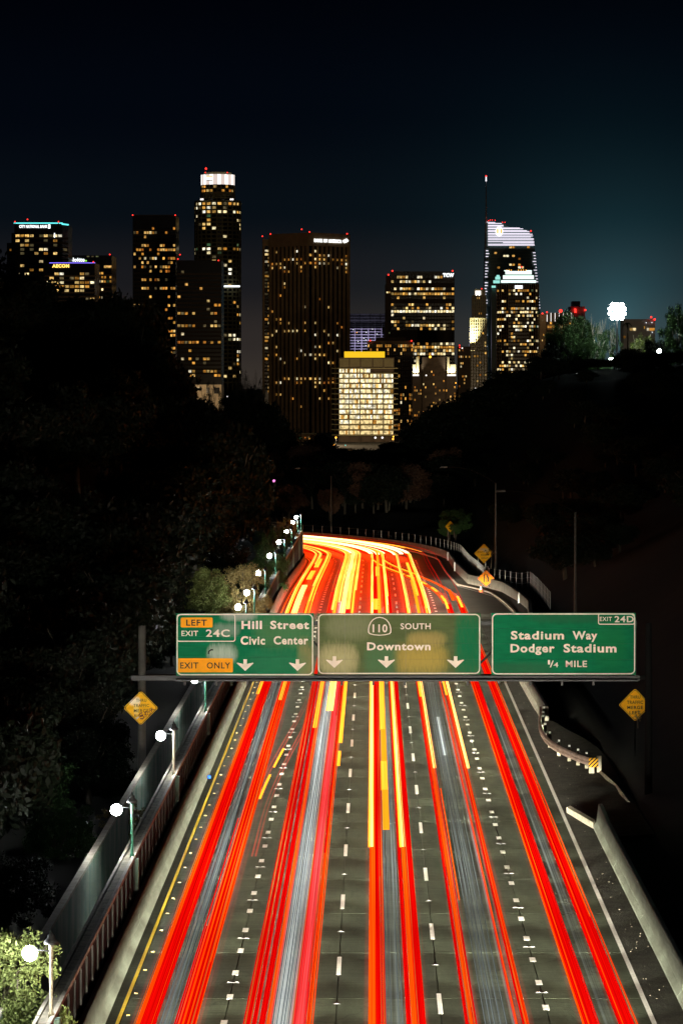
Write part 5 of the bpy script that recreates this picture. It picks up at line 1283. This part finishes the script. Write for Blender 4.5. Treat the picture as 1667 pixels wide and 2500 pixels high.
    T11.box('louvre_floor',828,962,873,897,-.5,46.5,'dark_facade')
    for a, b in ((829,851.5),(854,878.5),(881,908),(911,934.5),(937,960)):
        mb = MB()
        for v in vrows(876,894,2.2): mb.box(T11.X(a),T11.X(b),2450-.9,2450-.55,T11.Z(v+1.2),T11.Z(v))
        mb.build('louvre', M['olive_facade'], T11.t)
    T11.box('roof_lantern',840,939,858,872.5,6,38,'gold')
    bays = ((828.5,851.5),(853.7,878),(880.2,908.5),(910.5,934.5),(937,959.3))
    rows = [905,917.3,929.7,942,955,967.6,980.2,992.6,1005.2,1018,1030,1043,1056]
    rr = random.Random(5); shade = {}
    for i, v in enumerate(rows):
        for bi, (a, b) in enumerate(bays):
            nsub = 6; w = (b-a)/nsub
            for q in range(nsub):
                if i == 0 and (bi > 2 or (bi == 2 and q > 4)): continue
                me_k = ('sub', round(w,2))
                mat_ = 'win_white' if rr.random() < .86 else 'win'
                key = (me_k, mat_)
                if key not in shade:
                    me = MB().add([(0,0,-4.4*T11.k),(w*.93*T11.k,0,-4.4*T11.k),(w*.93*T11.k,0,4.2*T11.k),(0,0,4.2*T11.k)],[(0,1,2,3)]).mesh('window'); me.materials.append(M[mat_]); shade[key] = me
                if T11.nwin < 299 or True:
                    if T11.nwin < 295: part('window', shade[key], T11.t, (T11.X(a+w*q), 2450.5, T11.Z(v))); T11.nwin += 1
                    else:
                        MBq = extra11.setdefault(mat_, MB()); MBq.add([(T11.X(a+w*q),2450.5,T11.Z(v)-4.4*T11.k),(T11.X(a+w*(q+.93)),2450.5,T11.Z(v)-4.4*T11.k),(T11.X(a+w*(q+.93)),2450.5,T11.Z(v)+4.2*T11.k),(T11.X(a+w*q),2450.5,T11.Z(v)+4.2*T11.k)],[(0,1,2,3)])
    for mm, mb in extra11.items(): kind(mb.build('window_band', M[mm], T11.t), 'stuff')
    for u in (852.6,879.1,909.4,935.8,827.6,960.4): T11.box('column',u-.9,u+.9,898,None,-.5,1,'dark_facade')
    for v in [899]+[r_+6.3 for r_ in rows]:
        mb = MB().prism([(T11.X(826),2448),(T11.X(971),2448),(T11.X(971),2500),(T11.X(809),2500),(T11.X(809),2462)], T11.Z(v+1.2), T11.Z(v-.9)); mb.build('floor_slab', M['olive_facade'], T11.t)
    MB().box(T11.X(858),T11.X(938),2452,2453,T11.Z(1070),T11.Z(1064)).build('lobby_window', M['win_white'], T11.t)
    for u in (916,933): MB().sphere((T11.X(u),2440,T11.Z(1068)),T11.k*2.6,10).build('entrance_lamp', M['crown_white'], T11.t)
    # --- gothic topped dark block
    T12 = Tower('apartment_block', 'dark apartment block with floodlit corner turrets and scattered orange windows', 2500); T12.root(1060)
    T12.box('wall',1006,1113,890,None,0,40,'dark_facade'); T12.box('centre_bay',1030,1086,872,None,-2,30,'dark_facade')
    rows = vrows(900,1075,7.6)
    T12.grid((T12.X(1010),2499.9),(T12.X(1029),2499.9),rows,4,4.5,runs([.12]*6+[.25]*18,81,(('win_amber',.8),('win',.2))),.6,'dark_facade')
    T12.grid((T12.X(1031),2497.9),(T12.X(1085),2497.9),rows,11,4.5,runs([.05]*4+[.22]*20,82,(('win_amber',.7),('win',.3))),.55,'dark_facade')
    T12.grid((T12.X(1087),2499.9),(T12.X(1112),2499.9),rows,5,4.5,runs([.12]*6+[.28]*18,83,(('win_amber',.7),('win',.3))),.6,'dark_facade')
    for u0, u1 in ((1007,1014),(1015.5,1022),(1091,1096),(1098,1112)):
        T12.box('turret',u0,u1,872 if u0 in (1015.5,1091) else 890,918,-3,6,'cream_facade')
    for u, e in ((1015,2600),(1100,2600)):
        ld = bpy.data.lights.new('turret_floodlight','SPOT'); ld.energy = 26000; ld.spot_size = math.radians(80); ld.spot_blend = .8; ld.color = (1,.9,.66); ld.shadow_soft_size = .6
        o = bpy.data.objects.new('turret_floodlight', ld); col.objects.link(o); o.parent = T12.t; o.location = Vector((T12.X(u),2494,T12.Z(921)))-root_loc(T12.t); o.rotation_euler = (math.radians(152),0,0)
    for u0, u1 in ((1007,1022),(1091,1112)): T12.box('lit_ledge',u0,u1,914,918,-4.2,-3.2,'crown_white')
    MB().sphere((T12.X(1049),2490,T12.Z(871.5)),T12.k*3,10).build('orange_lamp', M['orange_lamp'], T12.t)
    MB().sphere((T12.X(1039.5),2490,T12.Z(916.5)),T12.k*2,8).build('white_lamp', M['crown_white'], T12.t)
    # --- small dark block
    T13 = Tower('office_building', 'small brown block with a few amber windows beside the floodlit stepped tower', 2600); T13.root(1132)
    T13.box('wall',1118,1148,846,None,0,30,'dark_facade'); T13.grid((T13.X(1119),2599.9),(T13.X(1147),2599.9),vrows(855,990,8),7,4.5,runs([.1,.1,.6,.1]+[.2]*15,86,(('win_amber',.6),('win',.4))),.7,'dark_facade')
    T13.beacons([(1121,843),(1121.5,848)],.9); MB().sphere((T13.X(1127.5),2598,T13.Z(850)),T13.k*1.8,8).build('white_lamp', M['crown_white'], T13.t)
    # --- stepped floodlit tower
    T14 = Tower('stepped_tower', 'pale stepped tower with a lattice front, floodlit from its setbacks', 2750); T14.root(1165)
    tiers = ((1160,1184,707,722,10),(1153.5,1186,722,778,7),(1148,1187,778,857,3),(1142,1188,857,None,0))
    for i, (a, b, v0, v1, y0) in enumerate(tiers):
        T14.box('tier',a,b,v0,v1 if v1 else None,y0,40,'glass_dark'); vb = v1 if v1 else 945
        mb = MB()
        for u in [a+(b-a)*q/7 for q in range(8)]: mb.box(T14.X(u)-.42,T14.X(u)+.42,2750+y0-.7,2750+y0-.05,T14.Z(vb),T14.Z(v0))
        for v in vrows(v0+1,vb-1,7.6): mb.box(T14.X(a),T14.X(b),2750+y0-.6,2750+y0-.05,T14.Z(v+1.1),T14.Z(v))
        mb.build('lattice', M['cream_facade'], T14.t)
        T14.box('parapet',a-.8,b,v0-2,v0,y0-1.2,y0+.5,'cream_facade')
        T14.grid((T14.X(a+(b-a)*.28),2750+y0-.06),(T14.X(b),2750+y0-.06),vrows(v0+5,vb-4,7.6),5,4.5,runs([.2]*30,90+i,(('win',.7),('win_amber',.3))),.6,bands=False)
        if i < 3:
            for u, e in ((a+2,1.3),(a+9,.8)):
                ld = bpy.data.lights.new('setback_floodlight','SPOT'); ld.energy = 300000*e*(.25 if i == 0 else 1); ld.spot_size = math.radians(50); ld.spot_blend = .9; ld.color = (1,.9,.55); ld.shadow_soft_size = .5
                o = bpy.data.objects.new('setback_floodlight', ld); col.objects.link(o); o.parent = T14.t; o.location = Vector((T14.X(u),2750+y0-4.5,T14.Z(vb-1)))-root_loc(T14.t); o.rotation_euler = (math.radians(171),0,0)
    T14.box('lit_crown',1160.5,1174,709,721,8.6,9.2,'crown_white')
    T14.beacons([(1175,705)],.9)
    # --- sail shaped tower with spire
    T15 = Tower('spire_tower', 'tallest glass tower with a curved striped white crown and a thin lit spire', 2900); T15.root(1250); Y = 2900
    outl = [(1181,960),(1181,760),(1184,660),(1187.5,545),(1190,541),(1228,544),(1241,553),(1276,559),(1297,566),(1301,590),(1305,610),(1312,690),(1319,770),(1326,870),(1330,960)]
    P2 = [(T15.X(u), T15.Z(v)) for u, v in outl]; P2[0] = (P2[0][0], GZ); P2[-1] = (P2[-1][0], GZ)
    MB().yprism(P2[::-1] if False else P2, Y+45, Y).build('wall', M['teal_facade'], T15.t)
    def right_u(v): return lerp_tab([(545,1228),(553,1241),(559,1276),(566,1297),(590,1301),(610,1305),(690,1312),(770,1319),(870,1326),(960,1330)], v)
    def left_u(v): return lerp_tab([(541,1189),(660,1184),(760,1181),(960,1180)], v)
    for v, w in ((543,1208),(545.5,1224),(550,1228),(552,1228),(556.5,1268),(558.5,1276),(563,1285),(565,1291),(569.5,1292),(571.8,1299),(576,1300),(578.5,1295),(582.8,1302),(585.5,1302),(590,1303),(592.5,1303),(596,1303.5),(598.5,1304)):
        T15.box('crown_light_strip',1190.5 if v != 592.5 else 1227,w,v-.55,v+.75,-.9,-.3,'lav_led')
    MB().prism([(T15.X(1208.5)+0,Y-1.1)]*0 or [(0,0),(1,0),(1,1)],0,.001) if False else None
    el = [(T15.X(1217.8)+9.2*T15.k*math.sin(2*math.pi*i/24)*(1), T15.Z(565)+12.5*T15.k*math.cos(2*math.pi*i/24)) for i in range(24)]
    MB().yprism(el, Y-2.2, Y-1.6).build('crown_emblem', M['crown_white'], T15.t)
    for u in (1212.3,1221.2): MB().box(T15.X(u),T15.X(u+3.2),Y-2.5,Y-2.2,T15.Z(569.5),T15.Z(559.5)).build('emblem_bar', M['gold'], T15.t)
    rows = vrows(603.5,950,7.1); pe = [.3,0,.25,.5,.15,.1,.1,.1]+[.13]*60
    Af = lambda v: (T15.X(left_u(v)+8))
    lf = runs(pe, 95, (('win_amber',.35),('win',.35),('win_white',.3)))
    T15.grid((T15.X(1198),Y-.02),(T15.X(1300),Y-.02),rows,14,4.6,lambda i,j: lf(i,j) if (rows[i] < 660 or j in (0,1)) else None,.8,bands=False)
    for i, v in enumerate(vrows(607,700,7.1)): T15.box('floor_line',left_u(v)+1,right_u(v)-.5,v-.25,v+.25,-.5,-.05,'cream_facade')
    r5 = random.Random(9)
    for v in vrows(612,930,7.1):
        if r5.random() < .85: q = r5.uniform(3,8); T15.box('edge_light_strip',left_u(v)-.5,left_u(v)+q,v-.6,v+.8,-1.0,-.3,'lav_led')
    for v in vrows(617,755,7.1):
        q = r5.uniform(2.5,8); T15.box('edge_light_strip',right_u(v)-q,right_u(v)+.5,v-.6,v+.6,-1.0,-.3,'lav_led')
    x = T15.X(1186.3)
    mb = MB(); mb.smooth = True; mb.tube([(x,Y+3,T15.Z(625)),(x,Y+3,T15.Z(545)),(x,Y+3,T15.Z(444))], [.95,.8,.3], 8); mb.build('spire', mat('spire_metal', (.55,.5,.5), .4, metal=.3), T15.t)
    MB().tube([(x,Y+3,T15.Z(442)),(x,Y+3,T15.Z(431))], [.55,.4], 8).build('spire_tip_light', M['white_led'], T15.t); MB().sphere((x,Y+3,T15.Z(429.5)),.7,8).build('beacon', M['beacon'], T15.t)
    MB().box(x+.7,x+1.2,Y+1.5,Y+2,T15.Z(600),T15.Z(541)).build('spire_foot_light', M['white_led'], T15.t)
    for u, v in ((1192,539),(1196,537),(1201,537),(1208,537.5),(1226,542.5),(1232,542.5)): MB().sphere((T15.X(u),Y+1,T15.Z(v)),T15.k*1.1,6).build('beacon', M['beacon'], T15.t)
    T15.beacons([(1295,564)],1.1)
    # --- tower with bright banded crown in front of it
    T16 = Tower('banded_tower', 'tower with three stacked bands of brilliant white light, in front of the spire tower', 2700); T16.root(1265); Y = 2700
    poly = [(T16.X(1214),Y+8),(T16.X(1224),Y),(T16.X(1240),Y-3),(T16.X(1290),Y-3),(T16.X(1306),Y),(T16.X(1315),Y+8),(T16.X(1315),Y+45),(T16.X(1214),Y+45)]
    MB().prism(poly, GZ, T16.Z(691)).build('wall', M['glass_dark'], T16.t)
    for u0, u1, v0, v1, y in ((1222,1307,684.5,690.5,-3.5),(1227,1302,672.5,681.5,-2),(1233,1297,662,670,0)):
        T16.box('crown_tier',u0+1,u1-1,v0-2.5,v1+3,y+1,30,'grey_facade'); T16.box('crown_band',u0,u1,v0,v1,y,y+1,'mint')
    for u0, u1, v in ((1230,1243,659.8),(1284,1297,659.8)): T16.box('crown_band',u0,u1,v,v+2.4,-.5,.5,'mint')
    T16.box('lit_plate',1255.5,1274.5,697.3,704.8,-4.2,-3.4,'sign_white')
    for u in (1236,1242,1247,1264.5,1271,1276.5,1283): MB().sphere((T16.X(u),Y-1,T16.Z(659.6)),T16.k*1.1,6).build('crown_lamp', M['orange_lamp'], T16.t)
    rows = [709.5,718]+vrows(727,940,8.75); pe = [.7,.5,.1,.45,.05,.5,.85,.6,.5,.25,.75,.45,.2,.2,.6,.5,.35,.5,.25,.1,.4,.65,.4,.55,.4,.2,.2]
    ch = (('win',.5),('win_white',.38),('win_dim',.12))
    for (A, B, n_, sd) in (((poly[0]),(poly[1]),2,1),(poly[1],poly[2],3,2),(poly[2],poly[3],9,3),(poly[3],poly[4],3,4),(poly[4],poly[5],2,5)):
        T16.grid(A, B, rows, n_, 5, runs(pe, 120+sd, ch), .84, 'dark_facade', 'brown', .3, 693, 940, .1)
    T16.beacons([(1272.5,652)],1.2)
    # --- aqua crowned building behind
    T17 = Tower('aqua_crowned_building', 'small building with a ragged aqua-lit crown beside the banded tower', 2780); T17.root(1208)
    T17.box('wall',1200,1221,704,None,6,20,'teal_facade')
    for u0, u1, v0, v1 in ((1209,1221,675,682),(1204,1221,684,691),(1200,1221,697,702),(1212,1219,671,675)): T17.box('lit_band',u0,u1,v0,v1,4,6,'aqua')
    # --- low building with white fins
    T18 = Tower('office_building', 'low concrete building with a row of thin white fin lights at its roof', 2600); T18.root(1352)
    T18.box('wall',1333,1400,764,None,0,40,'dark_facade'); T18.box('concrete_tower',1317,1333,766,None,2,30,'brown')
    for u in (1334.5,1344,1354,1364,1374,1384,1394): T18.box('fin_light',u-.6,u+.6,764,785,-1,-.2,'crown_white')
    T18.grid((T18.X(1335),2599.9),(T18.X(1400),2599.9),vrows(788.5,900,9.6),11,5.5,runs([.3,.8,.1,.1,.3,.2,.1,.2,.1,.1,.1],131,(('win',.7),('win_amber',.3))),.8,'brown')
    T18.grid((T18.X(1318),2601.9),(T18.X(1332),2601.9),vrows(775,930,7),4,4.5,runs([.15]*25,132),.5,'brown')
    T18.beacons([(1334,762.5),(1323,765.5)],1.2); T18.beacons([(1367.5,759.5)],2.6)
    T19 = Tower('office_tower', 'distant blank grey block with a stepped roof behind the hilltop trees', 3000); T19.root(1408)
    T19.box('wall',1391,1427,748,None,0,30,'haze_grey'); T19.box('upper_wall',1397,1416,735,748,3,27,'haze_grey'); T19.beacons([(1403,756),(1403.5,761)],1.6); T19.beacons([(1427.5,757)],1.4)
    T20 = Tower('office_building', 'distant grey building with two amber windows beyond the palm', 2700); T20.root(1565)
    T20.box('wall',1522,1598,779,None,0,40,'haze_grey')
    for u0, u1, v in ((1536,1543,804),(1544,1551,804),(1578,1583,804),(1584,1597,804),(1521,1526,823),(1571,1573,799.5)): T20.box('window',u0,u1,v-3,v+3,-.3,-.1,'win')
    for u, v in ((1576,788),(1590,787.5),(1591,811)): MB().sphere((T20.X(u),2699,T20.Z(v)),T20.k*1.0,6).build('lamp', M['sign_white'], T20.t)
    T20.beacons([(1588,774.5),(1596.5,780)],1.5)
    # --- low pale building on the slope
    T21 = Tower('low_white_building', 'low pale building with dark square windows below the black slab towers', 1500); T21.root(485)
    T21.box('wall',424,541,939,None,0,25,'white_facade')
    for u0, u1, v0, v1, m in ((445,453,946,953,'glass_dark'),(457,464,946,951,'glass_dark'),(468,479,946,951,'glass_dark'),(480,486,946,951,'win'),(434,440,955,961,'glass_dark'),(445,452,955,961,'glass_dark'),(457,476,955,961,'glass_dark'),(504,512,946,960,'glass_dark'),(522,536,946,961,'glass_dark'),(445,452,963,968,'win'),(432,440,946,951,'win')):
        T21.box('window',u0,u1,v0,v1,-.15,-.05,m)
    # --- low lit houses and lights at the foot of the city
    r6 = random.Random(17)
    for i, (u0, u1, v, Y, m, lab) in enumerate(((692,770,1060,1500,'brown','long low building with a pale roof edge under the bank tower'),(728,742,1082,1300,'cream_facade','small square pale block among the trees under the bank tower'),(700,860,1098,1250,'brown','wide low building with a few lit windows beneath the glowing block'),(760,800,1112,1200,'dark_facade','dark low house left of the lit porch'),(490,555,1008,1450,'brown','row of lit shops behind the thin trees'),(700,745,1150,900,'brown','pale gabled house glimpsed between trees'))):
        t_ = Tower('low_building', lab, Y); t_.root((u0+u1)/2); t_.box('wall',u0,u1,v,None,0,14,m); t_.box('roof_edge',u0-1,u1+1,v-1.5,v,-.6,14.5,'cream_facade' if i in (0,) else 'dark_facade')
        for _ in range(5 if i != 4 else 16):
            u = r6.uniform(u0+2,u1-5); vv = v+r6.uniform(4,9); w = r6.uniform(2,5); t_.box('window',u,u+w,vv,vv+r6.uniform(2.5,4),-.2,-.1,r6.choice(['win','win_amber','win_dim']) if i != 4 else r6.choice(['win_amber','win']))
    spots = [(622,1068,'orange_lamp',3.2),(616,1060,'orange_lamp',2.5),(622.5,1078,'teal_lamp',3.4),(644,1090,'sign_white',1.2),(657,1070,'orange_lamp',1.5),(668,1080,'sign_white',1.6),(693,1101,'crown_white',2.0),(705,1101,'crown_white',3.2),(712,1102,'beacon',1.2),(746,1102,'beacon',1.2),(748,1078,'crown_white',2.4),(820,1068,'orange_lamp',2.2),(828,1105,'orange_lamp',1.8),(833,1105,'orange_lamp',1.8),(850,1107,'gold',2.6),(717,1134,'orange_lamp',2.0),(803,1087,'beacon',1.3),(815,1086,'orange_lamp',1.8),(843,1087,'teal_lamp',1.0),(959,1072,'orange_lamp',2.4),(990,1087,'teal_lamp',.9),(960,1066,'orange_lamp',2),(398,934,'orange_lamp',3.4),(416,933,'orange_lamp',1.8),(424,938,'crown_white',1.6),(403,970,'crown_white',1.2),(475,972,'crown_white',1.8),(485,973,'orange_lamp',1.6),(540,966,'crown_white',1.8),(555,968,'crown_white',1.6),(526,1010,'orange_lamp',1.5),(527,1038,'orange_lamp',1.8),(669,1174,'pink_lamp',3.4),(1112,935,'orange_lamp',1.5),(1160,948,'crown_white',1.4),(1185,951,'orange_lamp',1.4),(1210,940,'orange_lamp',1.2),(1235,937,'crown_white',1.3),(1280,924,'crown_white',1.8),(1230,930,'orange_lamp',1.4),(1200,932,'crown_white',1.2),(3,692,'beacon',2.6),(75,757,'teal_lamp',1.0),(80,770,'orange_lamp',1.0),(124,772,'orange_lamp',1.2),(150,781,'crown_white',1.3),(163,781,'orange_lamp',1.3),(120,750,'crown_white',1.2),(147,760,'orange_lamp',.9)]
    spots += [(760,1062,'orange_lamp',1.2),(700,1048,'orange_lamp',1.2),(1010,1060,'orange_lamp',1.2),(1150,955,'orange_lamp',1.2),(520,992,'orange_lamp',1.4)]  # extra bulbs added to carry the facade fill
    FACADE_FILL = {(760,1062):110000,(700,1048):160000,(1010,1060):30000,(1150,955):120000,(1280,924):120000,(520,992):40000,(475,972):9000,(124,772):0,(820,1068):25000}  # strong point lights added at these bulbs to brighten the facades
    names = {'orange_lamp':'amber','teal_lamp':'blue-green','sign_white':'white','crown_white':'white','beacon':'red','gold':'yellow','pink_lamp':'pink'}
    for u, v, m, r_ in spots:
        Y = 1150 if v > 990 else 1600
        if v > 1120: Y = 560 if m == 'pink_lamp' else 760
        if u < 300: Y = 405
        if 1100 < u < 1300: Y = 1500
        if FACADE_FILL.get((u, v), 0) > 50000: Y = 2330
        if (u, v) == (475,972): Y = 1480
        if (u, v) == (520,992): Y = 2300
        p = at(u, v, Y); t_ = thing('city_light', 'tiny %s light among the dark trees at the foot of the city' % names[m], 'light', p, 'small %s lights below the towers' % names[m])
        if (u, v) in FACADE_FILL:
            ld = bpy.data.lights.new('facade_fill', 'POINT'); ld.energy = FACADE_FILL[(u, v)]; ld.color = (1,.72,.42); ld.shadow_soft_size = 1
            o = bpy.data.objects.new('facade_fill', ld); col.objects.link(o); o.parent = t_; o.location = (0,-1.5,1)
        mb = MB(); mb.smooth = True; mb.sphere(p, r_*Y/F, 8); mb.build('bulb', M[m], t_); MB().tube([p-Vector((0,0,r_*Y/F+2.5)), p-Vector((0,0,r_*Y/F*.9))], .06*Y/800, 5).build('post', M['dark_metal'], t_)
extra11 = {}
city()
